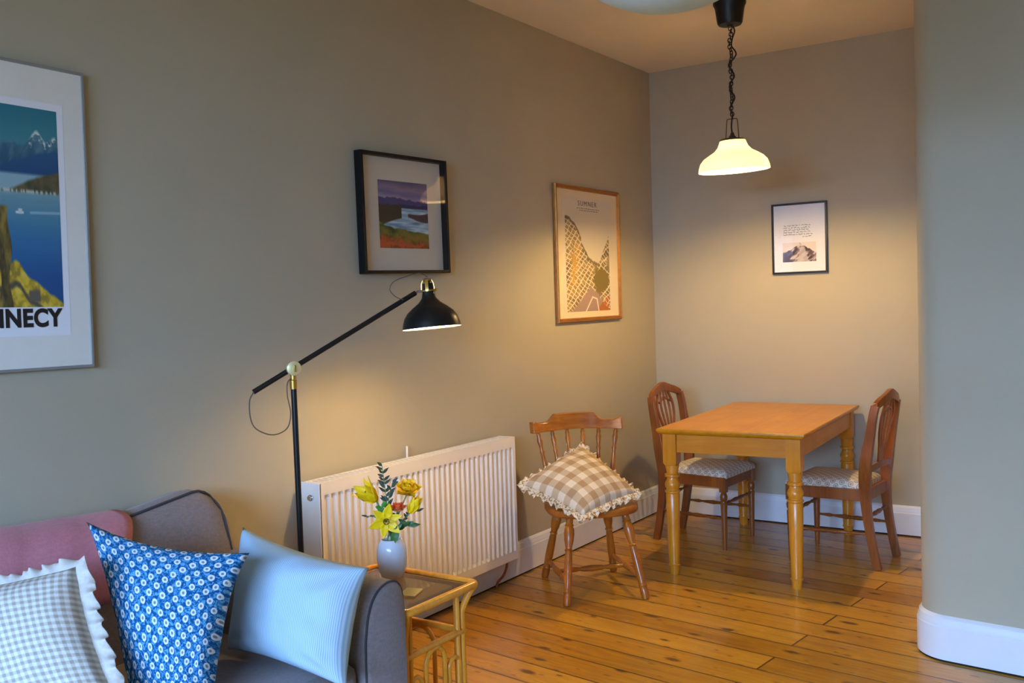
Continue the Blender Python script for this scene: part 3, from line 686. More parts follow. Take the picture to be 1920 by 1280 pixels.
def dining_chair(label, loc, rz):
    t = thing('dining_chair', label, 'chair', loc, rz, None)
    # local: origin centre of feet on floor, forward +x
    bf, bb, xfF, xbF = .195, .168, .215, -.212
    for s in (-1, 1):
        bm = BM(); x, y = xfF-.012, s*bf
        loft(bm, [[V((x+a*.019, y+b*.019, z)) for a, b in ((-1, -1), (1, -1), (1, 1), (-1, 1))] for z in (.335, .420)])
        turned(bm, (x, y, 0), (x, y, .337), [(0, .0115), (.12, .0135), (.70, .0185), (.80, .020), (.82, .0155), (.84, .0155), (.86, .0205), (.92, .0215), (.955, .0175), (.97, .0150), (1, .0175)], 16)
        obj('front_leg', bm, DW, t, angle=35)
        bm = BM()
        pts = [V((xbF-.040, s*bb*.98, 0)), V((xbF-.016, s*bb*.99, .12)), V((xbF+.008, s*bb, .28)), V((xbF+.016, s*bb*1.03, .42)), V((xbF+.006, s*bb*1.14, .56)), V((xbF-.014, s*.188, .68)), V((xbF-.034, s*.190, .80)), V((xbF-.046, s*.182, .862))]
        sp = smoothpath(pts, 4); N = len(sp)
        sqbar(bm, sp, [.028+.004*math.sin(PI*i/N) for i in range(N)], [.040+.020*math.exp(-((i/N-.5)/.2)**2) for i in range(N)], (1, 0, 0))
        obj('rear_leg', bm, DW, t, angle=45, bevel=.002)
    # rails
    for s in (-1, 1):
        bm = BM(); sqbar(bm, [V((xbF+.02, s*bb, .388)), V((xfF-.03, s*bf, .388))], .020, .062); obj('seat_rail', bm, DW, t, bevel=.002)
    bm = BM(); sqbar(bm, [V((xfF-.012, -bf+.018, .388)), V((xfF-.012, bf-.018, .388))], .020, .062); obj('seat_rail', bm, DW, t, bevel=.002)
    bm = BM(); sqbar(bm, [V((xbF+.014, -bb+.012, .388)), V((xbF+.014, bb-.012, .388))], .020, .062); obj('seat_rail', bm, DW, t, bevel=.002)
    bm = BM(); cushion_top(bm, [(xbF+.035, -bb+.006), (xfF+.008, -bf-.014), (xfF+.008, bf+.014), (xbF+.035, bb-.006)], .440, .030)
    obj('seat_pad', bm, DAMASK, t, angle=80)
    # stretchers: turned sides low, front/back higher
    sp = [(0, .007), (.1, .007), (.18, .011), (.24, .006), (.3, .009), (.42, .013), (.5, .009), (.58, .013), (.7, .009), (.76, .006), (.82, .011), (.9, .007), (1, .007)]
    for s in (-1, 1):
        bm = BM(); turned(bm, (xbF-.000, s*bb, .185), (xfF-.012, s*bf, .180), sp, 12); obj('stretcher', bm, DW, t)
    for x, b_, z in ((xbF+.012, bb, .27), (xfF-.012, bf, .265)):
        bm = BM(); turned(bm, (x, -b_, z), (x, b_, z), sp, 12); obj('stretcher', bm, DW, t)
    # crest rail: shield hump
    bm = BM(); pts = []; hs = []
    for i in range(25):
        q = -1+2*i/24; z = .854+.052*max(0, math.cos(q*PI/2))**.8
        z += .006*math.cos(q*PI*2)*(1-abs(q)); pts.append(V((xbF-.046-.022*(1-q*q), q*.190, z))); hs.append(.042+.012*(1-abs(q)))
    rings = []
    for p, h in zip(pts, hs): rings.append([p+V((a*.012, 0, b*h/2)) for a, b in ((-1, -1), (1, -1), (1, 1), (-1, 1))])
    loft(bm, rings); obj('crest_rail', bm, DW, t, angle=50, bevel=.003)
    # lower back rail and fan splat
    bm = BM(); sqbar(bm, [V((xbF+.006, -bb-.012, .520)), V((xbF-.004, 0, .532)), V((xbF+.006, bb+.012, .520))], .018, .036); obj('lower_rail', bm, DW, t, bevel=.002)
    bm = BM()
    for k in (-2, -1, 0, 1, 2):
        f = k/2
        pts = smoothpath([V((xbF-.004, f*.020, .540)), V((xbF-.018, f*.045, .62)), V((xbF-.036, f*.088, .72)), V((xbF-.052, f*.100, .80)), V((xbF-.064, f*.060, .893-.012*abs(f)))], 5)
        sqbar(bm, pts, .012 if abs(k) < 2 else .017, .010, (1, 0, 0))
    sqbar(bm, [V((xbF-.05, -.075, .815)), V((xbF-.060, 0, .845)), V((xbF-.05, .075, .815))], .012, .012)
    obj('splat', bm, DW, t, bevel=.0015)
    return t
dining_chair('red-brown shield-back dining chair left of the table, nearer the room corner', (.588, -.585, 0), math.radians(-3))
dining_chair('red-brown shield-back dining chair right of the table, turned side-on', (1.390, -.635, 0), math.radians(176))

# ------------------------------------------------------------------ spindle-back kitchen chair with gingham cushion
WWZ = mat_wood('golden_chair_z', (126, 66, 14), (188, 112, 34), 'z', .28)
WWY = mat_wood('golden_chair_y', (130, 68, 14), (190, 112, 36), 'y', .28)
t = thing('spindle_back_chair', 'golden brown spindle-back wooden chair beside the radiator with a cushion on it', 'chair', (.458, -1.772, 0), math.radians(-45))
bm = BM(); rings = []
def seat_outline(k, dz=0):
    out = []
    for i in range(40):
        q = 2*PI*i/40; c, s = math.cos(q), math.sin(q); n = 2.7
        r = (abs(c)**n+abs(s)**n)**(-1/n); x = .210*r*c; y = .228*r*s*(1+.06*c); out.append(V((x*k, y*k, dz)))
    return out
rings = [seat_outline(.90, .394), seat_outline(.97, .399), seat_outline(1.0, .410), seat_outline(1.0, .428), seat_outline(.975, .437), seat_outline(.90, .438), seat_outline(.70, .430), seat_outline(.3, .427), seat_outline(.02, .428)]
loft(bm, rings); obj('seat', bm, WWY, t, angle=60)
wl = [(0, .0150), (.03, .0175), (.10, .0185), (.135, .0165), (.15, .020), (.165, .0165), (.2, .0165), (.30, .019), (.40, .0185), (.55, .0165), (.60, .0145), (.615, .019), (.63, .0145), (.66, .016), (.72, .021), (.80, .0235), (.85, .0215), (.88, .0165), (.895, .021), (.91, .0165), (.95, .0165), (1, .0155)]
feet = {}
for sx in (1, -1):
    for s in (-1, 1):
        p0 = V((.262 if sx > 0 else -.245, s*(.198 if sx > 0 else .190), 0)); p1 = V((.135 if sx > 0 else -.135, s*(.140 if sx > 0 else .125), .404)); feet[(sx, s)] = (p0, p1)
        bm = BM(); turned(bm, p0, p1, [(a_, b_*1.1) for a_, b_ in wl], 18); obj('leg', bm, WWZ, t)
def on_leg(k, z): p0, p1 = feet[k]; return p0+(p1-p0)*(z/p1.z)
ws = [(0, .008), (.08, .010), (.25, .013), (.32, .009), (.36, .013), (.5, .0165), (.64, .013), (.68, .009), (.75, .013), (.92, .010), (1, .008)]
for s in (-1, 1):
    bm = BM(); turned(bm, on_leg((1, s), .10), on_leg((-1, s), .10), ws, 14); obj('side_stretcher', bm, WWY, t)
m0 = (on_leg((1, -1), .10)+on_leg((-1, -1), .10))/2; m1 = (on_leg((1, 1), .10)+on_leg((-1, 1), .10))/2
bm = BM(); turned(bm, m0, m1, ws, 14); obj('cross_stretcher', bm, WWY, t)
cr = []
for i in range(33):
    q = -1+2*i/32; x = -.262+.070*q*q; y = q*.246; lo = .772+.006*(1-q*q)
    hi = lo+.046+ (.038 if abs(q) < .45 else .038*max(0, 1-(abs(q)-.45)/.16)**1.5)
    if abs(q) > .84: hi += .012*min(1, (abs(q)-.84)/.08)
    cr.append((V((x, y, 0)), lo, hi))
bm = BM(); rings = []
for i, (p, lo, hi) in enumerate(cr):
    q = -1+2*i/32; nx = V((1, -.62*q, 0)).normalized(); th_ = .016
    lean = V((-.012, 0, 0))
    rings.append([p-nx*th_+V((0, 0, lo)), p+nx*th_+V((0, 0, lo)), p+nx*(th_-.004)+lean+V((0, 0, hi)), p-nx*(th_-.002)+lean*2+V((0, 0, hi))])
loft(bm, rings); obj('crest_rail', bm, WWY, t, angle=35, bevel=.004)
spn = [(0, .0085), (.10, .010), (.35, .0135), (.55, .0115), (.66, .0095), (.70, .0135), (.73, .0095), (.78, .011), (.86, .0145), (.91, .010), (.94, .012), (.97, .0085), (1, .0085)]
for k in range(6):
    q = (-1+2*k/5); yb = q*.155; yt = q*.212; xt = -.262+.070*(q*.876)**2
    p0 = V((-.172+.02*q*q, yb, .430)); p1 = V((xt, yt, .780)); bm = BM(); turned(bm, p0, p1, spn, 14); obj('spindle', bm, WWZ, t)

# ------------------------------------------------------------------ pillows
def pillow(name, label, corners, thick, mat, ruffle=None, N=44, pinch=.07, wr=.006, seed=1, sag=0, cat='cushion', group=None, corner_soft=1.0, uvk=(1, 1)):
    TL, TR, BR, BL = [V(c) for c in corners]; ctr = (TL+TR+BR+BL)/4
    nrm = ((TR-TL)+(BR-BL)).cross((TL-BL)+(TR-BR)).normalized()
    if nrm.dot(CAM-ctr) < 0: nrm = -nrm
    bm = BM(); ul = bm.loops.layers.uv.new('UVMap')
    def surf(u, v, side):
        a, b = u*(1-pinch*(1-v*v)**1.0*abs(u)**2), v*(1-pinch*(1-u*u)**1.0*abs(v)**2)
        s, t_ = (a+1)/2, (b+1)/2
        p = (BL*(1-s)+BR*s)*(1-t_)+(TL*(1-s)+TR*s)*t_-ctr
        e = max(0, (1-u*u))*max(0, (1-v*v)); h = thick*(e**.42)*(1 if side > 0 else .5)
        n_ = float(fbm(np.array(u*1.6+3+seed), np.array(v*1.6+5*side), seed, 3))-.5
        # creases radiating from corners
        cr_ = 0
        for cu, cv in ((1, 1), (-1, 1), (1, -1), (-1, -1)):
            du, dv = cu-u, cv-v; dd = math.hypot(du, dv); an = math.atan2(dv, du)
            cr_ += math.sin(an*9+seed+cu)*math.exp(-((dd-.5)/.28)**2)
        h2 = h+ (n_*wr*3+cr_*wr*.45)*min(1, e*5)
        return p+nrm*side*h2+V((0, 0, -sag*h))
    def build(side):
        return [[surf(-1+2*i/N, -1+2*j/N, side) for i in range(N+1)] for j in range(N+1)]
    A, B = build(1), build(-1)
    va = [[bm.verts.new(p) for p in r] for r in A]
    vb = [[va[j][i] if i in (0, N) or j in (0, N) else bm.verts.new(B[j][i]) for i in range(N+1)] for j in range(N+1)]
    for g, fl in ((va, 0), (vb, 1)):
        for j in range(N):
            for i in range(N):
                ids = [(j, i), (j, i+1), (j+1, i+1), (j+1, i)]
                if fl: ids = ids[::-1]
                f = bm.faces.new([g[a][b] for a, b in ids])
                for l, (a, b) in zip(f.loops, ids): l[ul].uv = (b/N*uvk[0], a/N*uvk[1])
    root = obj(name, bm, mat, None, angle=180)
    root.location = ctr
    if ruffle:
        rw, rm, freq = ruffle; bm = BM(); ul = bm.loops.layers.uv.new('UVMap')
        per = []
        K = 90
        for k in range(4*K):
            sgm, f = divmod(k, K); f = f/K*2-1
            u, v = [(f, -1), (1, f), (-f, 1), (-1, -f)][sgm]; p = surf(u, v, 1)
            cu, cv = [(0, -1), (1, 0), (0, 1), (-1, 0)][sgm]
            ex = (TR-TL).normalized(); ey = (TL-BL).normalized()
            c_ = max(0, (abs(f)-.86)/.14); o_ = (ex*cu+ey*cv)
            d2 = (ex*math.copysign(1, u)+ey*math.copysign(1, v)).normalized(); o_ = (o_*(1-c_)+d2*.95*c_)
            per.append((p, o_))
        rings = []; n4 = len(per)
        for k, (p, o_) in enumerate(per):
            w1 = math.sin(k*freq+1.5*math.sin(k*.13)); w2 = math.sin(k*freq*1.9+2)
            rings.append([p-o_*.004, p+o_*rw*.35+nrm*w1*rw*.12, p+o_*rw*.7+nrm*(w1*.20+w2*.05)*rw-nrm*rw*.1, p+o_*rw*(1+.05*w2)+nrm*(w1*.36+w2*.22)*rw-nrm*rw*.3])
        rings.append(rings[0])
        vv = [[bm.verts.new(q) for q in r] for r in rings[:-1]]
        for k in range(n4):
            a_, b_ = vv[k], vv[(k+1) % n4]
            for i in range(3):
                f = bm.faces.new((a_[i], b_[i], b_[i+1], a_[i+1]))
                for l, (q1, q2) in zip(f.loops, ((k, i), (k+1, i), (k+1, i+1), (k, i+1))): l[ul].uv = (q1*.02, q2/3)
        o = obj('ruffle', bm, rm, root, angle=180)
        sm = o.modifiers.new('solid', 'SOLIDIFY'); sm.thickness = .0012; ss = o.modifiers.new('sub', 'SUBSURF'); ss.levels = 1; ss.render_levels = 1
    tag(root, label, cat, group); return root

def mat_gingham(name, n, ca, cb, cc, soft=.06, rot=0):
    a = NM(name); v = a.vec('UV', scale=(n, n, 1)); sx = a.n('ShaderNodeSeparateXYZ'); a.l(v, sx.inputs[0])
    def band(c):
        w_ = a.math('PINGPONG', c, 1.0)                      # triangle 0..1
        return a.math('MULTIPLY_ADD', a.math('SUBTRACT', w_, .5), 1/soft, .5, clamp=True)
    b1, b2 = band(sx.outputs[0]), band(sx.outputs[1]); s = a.math('MULTIPLY', a.math('ADD', b1, b2), .5)
    c = a.ramp(s, [(0, s2l(ca)), (.5, s2l(cb)), (1, s2l(cc))])
    th_ = a.noise(a.vec(), 260, 2, .7)
    a.base(a.mix(.18, c, a.ramp(th_, [(.3, (.25,)*3), (.7, (1,)*3)]), 'MULTIPLY')); a.p(.9, 0, .15); a.bump(th_, .25, .002); return a.m
GING_BIG = mat_gingham('beige_check_large', 10, (236, 224, 204), (206, 184, 152), (180, 150, 114))
GING_SML = mat_gingham('taupe_check_small', 46, (222, 220, 214), (198, 191, 180), (166, 156, 142), .3)
a = NM('cream_lace'); cn = a.noise(a.vec(), 95, 2, .6)
a.base(a.ramp(cn, [(.42, s2l((150, 122, 86))), (.52, s2l((230, 216, 190)))])); a.p(.9, 0, .15); a.bump(cn, .6, .004); LACE = a.m
FRILL = mat_fabric('frill_cloth', (204, 196, 186), .1, 150)
a = NM('pale_blue_stripe'); v = a.vec('UV', scale=(84, 1, 1)); sx = a.n('ShaderNodeSeparateXYZ'); a.l(v, sx.inputs[0])
tri = a.math('PINGPONG', sx.outputs[0], .5); sf = a.math('MULTIPLY_ADD', a.math('SUBTRACT', tri, .25), 6, .5, clamp=True)
c = a.mix(sf, s2l((148, 178, 200)), s2l((186, 204, 216))); a.base(c); a.p(.9, 0, .15); a.bump(a.noise(a.vec(), 240, 2), .25, .002); STRIPE = a.m
a = NM('blue_daisy_print'); v = a.vec('UV', scale=(10.2, 10.2, 1), rot=(0, 0, .12))
wv = a.n('ShaderNodeTexNoise'); a.l(v, wv.inputs['Vector']); wv.inputs['Scale'].default_value = .9
wo = a.n('ShaderNodeVectorMath', operation='MULTIPLY_ADD'); a.l(wv.outputs['Color'], wo.inputs[0]); wo.inputs[1].default_value = (.16, .16, 0); a.l(v, wo.inputs[2]); v = wo.outputs[0]
d1, p1_ = lattice(a, v)
of2 = a.n('ShaderNodeVectorMath', operation='ADD'); a.l(v, of2.inputs[0]); of2.inputs[1].default_value = (.5, .5, 0)
d2, p2_ = lattice(a, of2.outputs[0])
dm = a.math('MINIMUM', d1, d2)
lf = a.noise(v, 5.5, 2, .5, .8)
bg = a.ramp(lf, [(.42, s2l((20, 74, 124))), (.50, s2l((30, 102, 156))), (.60, s2l((92, 158, 198)))])
ds = a.math('ADD', dm, a.math('MULTIPLY', a.math('SUBTRACT', a.noise(v, 14, 2), .5), .05))
fl = a.ramp(ds, [(0, s2l((150, 140, 110))), (.05, s2l((86, 120, 150))), (.085, s2l((120, 150, 170))), (.105, s2l((214, 216, 214))), (.22, s2l((210, 214, 216)))], 'LINEAR')
isf = a.math('LESS_THAN', ds, .215)
a.base(a.mix(isf, bg, fl)); a.p(.88, 0, .15); a.bump(a.noise(a.vec(), 240, 2), .2, .002); DAISY = a.m

def at(px, py, dep):
    return CAM+(rt*((px-960)/FPX)-up*((py-640)/FPX)+fw)*dep
# ------------------------------------------------------------------ sofa
SOFA = mat_fabric('sofa_grey_weave', (128, 116, 114), .20, 170)
SOFAD = mat_plain('sofa_piping', (62, 58, 62), .9)
YS0, YS1 = -5.9, -3.84; ARM_Y = -4.01; AX = 1.0; SEATZ = .452
sofa = thing('sofa', 'grey fabric sofa along the left wall, heaped with cushions', 'sofa', (0, YS1, 0))
def L(p): return V(p)-V((0, YS1, 0))
# back: profile in x-z, lofted along y, with rounded far end
def back_ring(y, k):   # k 0..1 shrink at the end
    zt = float(np.interp(y, [-5.9, -4.6, -4.2, -4.0, -3.95], [.862, .857, .834, .866, .870]))-(1-k)*.15
    pr = [(.035, .10), (.045, .60), (.055, zt-.05), (.090, zt-.012), (.150, zt), (.215, zt-.010), (.268, zt-.05), (.305, zt-.15), (.355, .48), (.37, .30), (.37, .10)]
    return [L((.035+(x-.035)*(.80+.20*k), y, z)) for x, z in pr]
bm = BM(); ys = [YS0+.02]+[YS0+.02+i*(YS1-.13-YS0-.02)/16 for i in range(1, 17)]
rings = [back_ring(y, 1) for y in ys]
for i in range(1, 9):
    q = i/8*PI/2; rings.append(back_ring(YS1-.13+.125*math.sin(q), math.cos(q)))
loft(bm, rings); obj('backrest', bm, SOFA, sofa, angle=60)
# piping along the front-top edge of the back
bm = BM(); pp_ = [r[5]+V((-.012, 0, .009)) for r in rings if r[5].y+YS1 > -4.23]; tube(bm, pp_, .0042, 6); 
tube(bm, smoothpath([rings[-6][i] for i in range(3, 9)], 3), .004, 6); obj('piping', bm, SOFAD, sofa)
# arm: rounded upright slab from back to front
def arm_ring(x, k=1.0, zt=.655):
    w_ = YS1-ARM_Y; cy = ARM_Y+w_*.62
    pr = [(0, -9), (0, -.20), (.03, -.13), (.10, -.075), (.22, -.036), (.38, -.012), (.55, -.001), (.70, 0), (.83, -.006), (.93, -.022), (.985, -.05), (1, -.09), (1, -.3), (1, -9)]
    return [L((x, cy+(ARM_Y+w_*u_-cy)*k, .10 if dz < -5 else zt+dz-(1-k)*.12)) for u_, dz in pr]
bm = BM(); rings2 = []
for x in (.20, .35, .5, .65, .8, .92, .975): rings2.append(arm_ring(x, 1, .672-.018*(x-.2)))
rings2 += [arm_ring(.992, .97, .655), arm_ring(1.0, .90, .649)]
loft(bm, rings2); obj('armrest', bm, SOFA, sofa, angle=50)
bm = BM(); tube(bm, smoothpath([p+V((.003, 0, 0)) for p in arm_ring(.985, .985, .657)], 4), .0035, 6); obj('piping', bm, SOFAD, sofa)
# far arm (out of frame) and base
bm = BM(); loft(bm, [[p-V((0, YS1-YS0-.17, 0)) for p in r] for r in rings2]); obj('armrest', bm, SOFA, sofa, angle=50)
bm = BM(); box(bm, L((.62, (YS0+YS1)/2, .20)), (.72, YS1-YS0-.36, .20)); obj('base', bm, SOFA, sofa, bevel=.01)
for y0_, y1_ in ((YS0+.18, (YS0+YS1)/2-.003), ((YS0+YS1)/2+.003, ARM_Y-.006)):
    bm = BM(); box(bm, L((.655, (y0_+y1_)/2, .376)), (.64, y1_-y0_, .15))
    o = obj('seat_cushion', bm, SOFA, sofa, bevel=.035)
for x in (.12, .90):
    for y in (YS0+.08, YS1-.08):
        bm = BM(); turned(bm, L((x, y, 0)), L((x, y, .105)), [(0, .016), (1, .024)], 12); obj('foot', bm, DARKP, sofa)
# pink throw over the backrest
PINK = mat_fabric('dusty_pink_cloth', (196, 124, 134), .12, 130)
bm = BM(); N = 40; rings = []
for i in range(N+1):
    y = -4.205-i*(1.25/N); wob = .004*math.sin(i*1.1)+.003*math.sin(i*2.3)
    zt_ = float(np.interp(y, [-5.9, -4.6, -4.2, -4.0], [.862, .857, .834, .834])); base_ = [(.336, zt_-.21), (.313, zt_-.135), (.275, zt_-.045), (.218, zt_-.004), (.135, zt_+.006), (.085, zt_-.006), (.052, zt_-.04), (.040, zt_-.10)]
    ring = [V((x+.006+wob*.4, y-(.15, .10, .05, .015, 0, 0, 0, 0)[j], z+.004+wob*.3)) for j, (x, z) in enumerate(base_)]
    rings.append(smoothpath(ring, 3))
vv = loft(bm, rings, closed=False, caps=False)
o = obj('throw_blanket', bm, PINK, None, angle=70); sm = o.modifiers.new('solid', 'SOLIDIFY'); sm.thickness = .008; sm.offset = 0
tag(o, 'dusty pink throw draped over the top of the grey sofa back', 'blanket')

pillow('sofa_cushion', 'pale blue finely striped cushion in the sofa corner against the armrest', [at(455, 988, 2.93), at(692, 1064, 2.70), at(650, 1292, 2.60), at(428, 1216, 2.84)], .105, STRIPE, pinch=.10, wr=.010, seed=3)
pillow('sofa_cushion', 'bright blue daisy-print cushion in the middle of the three sofa cushions', [at(162, 978, 2.73), at(468, 1036, 2.60), at(398, 1318, 2.47), at(262, 1372, 2.42)], .095, DAISY, pinch=.14, wr=.009, seed=5)
pillow('sofa_cushion', 'frilled taupe and white small-check cushion at the lower left corner', [at(-150, 1120, 2.50), at(142, 1062, 2.46), at(226, 1330, 2.30), at(-60, 1420, 2.28)], .105, GING_SML, ruffle=(.036, FRILL, .55), pinch=.08, wr=.007, seed=9)
pillow('chair_cushion', 'large beige check cushion with lace frill lying on the spindle-back chair', [(.335, -1.625, .690), (.685, -1.700, .490), (.600, -2.085, .445), (.205, -2.000, .545)], .088, GING_BIG, ruffle=(.034, LACE, .5), pinch=.07, wr=.006, seed=12)

# ------------------------------------------------------------------ cane side table
CANE = mat_wood('honey_cane', (204, 124, 22), (242, 170, 60), 'z', .3, .6)
TX0, TX1, TY0, TY1, TZ = .545, .985, -3.825, -3.465, .548
st = thing('side_table', 'honey cane side table with glass top between sofa arm and radiator', 'side table', ((TX0+TX1)/2, (TY0+TY1)/2, 0))
SO = V(((TX0+TX1)/2, (TY0+TY1)/2, 0)); hx, hy = (TX1-TX0)/2, (TY1-TY0)/2; cr_ = .0125
bm = BM(); rc = .022; loop = []
for sx, sy, a0 in ((1, 1, 0), (-1, 1, 90), (-1, -1, 180), (1, -1, 270)):
    for k in range(6):
        q = math.radians(a0+k*18); loop.append(V((sx*(hx-rc)+rc*math.cos(q), sy*(hy-rc)+rc*math.sin(q), TZ-.012)))
tube(bm, loop, .0135, 12, True); obj('top_frame', bm, CANE, st)
bm = BM(); tube(bm, [p*.0+V((p.x*.93, p.y*.92, TZ-.020)) for p in loop], .008, 8, True); obj('inner_rim', bm, CANE, st)
a = NM('smoked_glass'); gl = a.n('ShaderNodeBsdfGlossy'); gl.inputs['Roughness'].default_value = .03; gl.inputs[0].default_value = (.9, .9, .9, 1)
tr = a.n('ShaderNodeBsdfTransparent'); tr.inputs[0].default_value = (.62, .56, .48, 1); fr = a.n('ShaderNodeFresnel'); fr.inputs[0].default_value = 1.5
mx = a.n('ShaderNodeMixShader'); ge = a.n('ShaderNodeNewGeometry'); a.l(a.math('MULTIPLY', fr.outputs[0], a.math('SUBTRACT', 1, ge.outputs['Backfacing'])), mx.inputs[0]); a.l(tr.outputs[0], mx.inputs[1]); a.l(gl.outputs[0], mx.inputs[2]); a.l(mx.outputs[0], a.out.inputs[0])
bm = BM(); box(bm, (0, 0, TZ-.011), (2*hx-.03, 2*hy-.03, .005)); obj('glass_top', bm, a.m, st, smooth=False)
for sx in (-1, 1):
    for sy in (-1, 1):
        bm = BM(); x, y = sx*(hx-.040), sy*(hy-.035)
        tube(bm, smoothpath([V((x, y, 0)), V((x, y, .2)), V((x, y, TZ-.13)), V((x+sx*.004, y+sy*.002, TZ-.09)), V((x+sx*.020, y+sy*.014, TZ-.045)), V((sx*(hx-.004), sy*(hy-.004), TZ-.014))], 6), .0115, 10)
        tube(bm, [V((x-sx*.024, y, 0.0)), V((x-sx*.024, y, TZ-.02))], .0085, 8)
        tube(bm, [V((x, y-sy*.024, 0.0)), V((x, y-sy*.024, TZ-.02))], .0085, 8)
        obj('leg', bm, CANE, st)
RZ = TZ-.165
bm = BM()
for sy in (-1, 1): tube(bm, [V((-hx+.03, sy*(hy-.035), RZ)), V((hx-.03, sy*(hy-.035), RZ))], .0115, 10)
for sx in (-1, 1): tube(bm, [V((sx*(hx-.040), -hy+.03, RZ)), V((sx*(hx-.040), hy-.03, RZ))], .0115, 10)
obj('lower_rail', bm, CANE, st)
bm = BM()
def hoop(c, dirv, w_, zt, zb):
    pts = [c+dirv*-w_+V((0, 0, zb))]+[c+dirv*(w_*math.cos(PI-PI*i/10))+V((0, 0, zt-w_+w_*math.sin(PI*i/10))) for i in range(11)]+[c+dirv*w_+V((0, 0, zb))]
    tube(bm, pts, .0080, 8)
for sx in (-1, 1):
    hoop(V((sx*(hx-.040), -.0, 0)), V((0, 1, 0)), .048, RZ-.012, .06)
    for sy in (-1, 1): hoop(V((sx*(hx-.040), sy*.098, 0)), V((0, 1, 0)), .030, RZ-.075, .06)
for sy in (-1, 1): hoop(V((0, sy*(hy-.035), 0)), V((1, 0, 0)), .06, RZ-.012, .06)
obj('hoop_lattice', bm, CANE, st)
bm = BM()
for sy in (-1, 1): tube(bm, [V((-hx+.03, sy*(hy-.035), .06)), V((hx-.03, sy*(hy-.035), .06))], .0100, 8)
for sx in (-1, 1): tube(bm, [V((sx*(hx-.040), -hy+.03, .06)), V((sx*(hx-.040), hy-.03, .06))], .0100, 8)
obj('bottom_rail', bm, CANE, st)
# card lying on the table
bm = BM(); c_ = at(782, 1122, 3.02); ZG = TZ-.0085
box(bm, (.870, -3.665, ZG+.004), (.055, .08, .005), .35); o = obj('note_card', bm, mat_gingham('printed_card', 9, (226, 206, 150), (214, 168, 70), (120, 90, 50)), None, smooth=False, bevel=.001)
tag(o, 'small yellow and cream printed card lying on the glass side table', 'card')

# ------------------------------------------------------------------ vase and flowers
VX, VY, VZ = .690, -3.545, ZG+.0003
a = NM('pale_glaze'); a.base(s2l((222, 226, 236))); a.p(.22, 0, .5, .3); GLAZE = a.m
bm = BM(); pr = [(.0005, 0), (.030, 0), (.038, .005), (.047, .030), (.0515, .062), (.0505, .092), (.044, .116), (.036, .128), (.034, .131), (.032, .128), (.040, .112), (.046, .090), (.044, .03), (.03, .010), (.0005, .008)]
lathe_z(bm, pr, (0, 0, 0), 48); vase = obj('vase', bm, GLAZE, None, angle=180); vase.location = (VX, VY, VZ); tag(vase, 'pale lilac-white ceramic vase on the glass side table', 'vase')
MOUTH = V((VX, VY, VZ+.125)); DEP = (V((VX, VY, VZ+.2))-CAM).dot(fw)
YEL = mat_plain('lily_yellow', (255, 206, 4), .5, var=.06, scale=60); YEL2 = mat_plain('rose_yellow', (255, 200, 24), .55, var=.1, scale=60)
ORG = mat_plain('rose_coral', (250, 116, 56), .55, var=.25, scale=60); LEAF = mat_plain('leaf_green', (58, 98, 36), .5, var=.3, scale=30); LEAFD = mat_plain('sprig_dark', (52, 60, 36), .6, var=.3, scale=30)
STEM = mat_plain('stem_green', (84, 122, 48), .5); ANTH = mat_plain('anther_brown', (96, 52, 14), .7); LILY_BASE = YEL
def stem_part(root, org, head, m, r=.0028, bend=V((0, 0, 0))):
    foot = V((VX+random.uniform(-.015, .015), VY+random.uniform(-.015, .015), VZ+.02)); mid = MOUTH+V((random.uniform(-.012, .012), random.uniform(-.012, .012), .004))
    bm = BM(); tube(bm, smoothpath([foot-org, mid-org, (mid*.5+head*.5)-org+bend, head-org], 6), r, 7); obj('stem', bm, m, root)
def petal(bm, base, d, side, length, width, curl, cup=.25, n=9):
    d = d.normalized(); side = side.normalized(); nn = side.cross(d).normalized(); rows = []
    for i in range(n+1):
        s = i/n; wv_ = width*math.sin(PI*min(1, s*.92+.08)**.85)*(1-.1*s)
        c = base+d*length*s*(1-.25*curl*s*s)+nn*length*curl*s*s*.55
        ruf = .0015*math.sin(i*2.2)
        rows.append([c+side*wv_*q/2+nn*(-cup*wv_*abs(q)**2*.7+ruf*abs(q)) for q in (-1, -.5, 0, .5, 1)])
    loft(bm, rows, closed=False, caps=False)
def lily(label, px, py, dep, direction, size, openness, curl):
    head = at(px, py, dep); root = thing('lily_flower', label, 'flower', MOUTH); org = MOUTH
    D = V(direction).normalized(); x, y = frame_of(D); base = head-D*size*.30
    for k in range(6):
        q = k*PI/3+.3; o_ = x*math.cos(q)+y*math.sin(q); pd = (D*(1-openness)+o_*openness).normalized(); sd = D.cross(o_)
        bm = BM(); petal(bm, base-org+(o_*.004), pd, sd, size*(1 if k % 2 else .94), size*(.62 if k % 2 else .50), -curl if False else curl*(-1), .22)
        o = obj('petal', bm, YEL, root, angle=180); s_ = o.modifiers.new('s', 'SOLIDIFY'); s_.thickness = .0009
    for k in range(6):
        q = k*PI/3; o_ = x*math.cos(q)+y*math.sin(q); tip = base-org+D*size*.55+o_*size*.15; bm = BM()
        tube(bm, [base-org, (base-org)*.4+tip*.6+D*.002, tip], .0008, 5); st_ = obj('stamen', bm, STEM, root)
        bm = BM(); sd = D.cross(o_).normalized(); turned(bm, tip-sd*.0055, tip+sd*.0055, [(0, .0006), (.3, .0019), (.7, .0019), (1, .0006)], 7); obj('anther', bm, ANTH, st_)
    stem_part(root, org, base-D*.0, STEM, .003)
    return root
tocam = (CAM-MOUTH).normalized()
lily('large yellow lily at the left of the vase, seen from the side opening left', 696, 930, DEP, -rt*.70+up*.62+tocam*.30, .088, .40, .30)
lily('star-shaped yellow lily facing the viewer just above the vase rim', 724, 977, DEP-.06, tocam*.9-up*.10+rt*.05, .058, .80, .22)
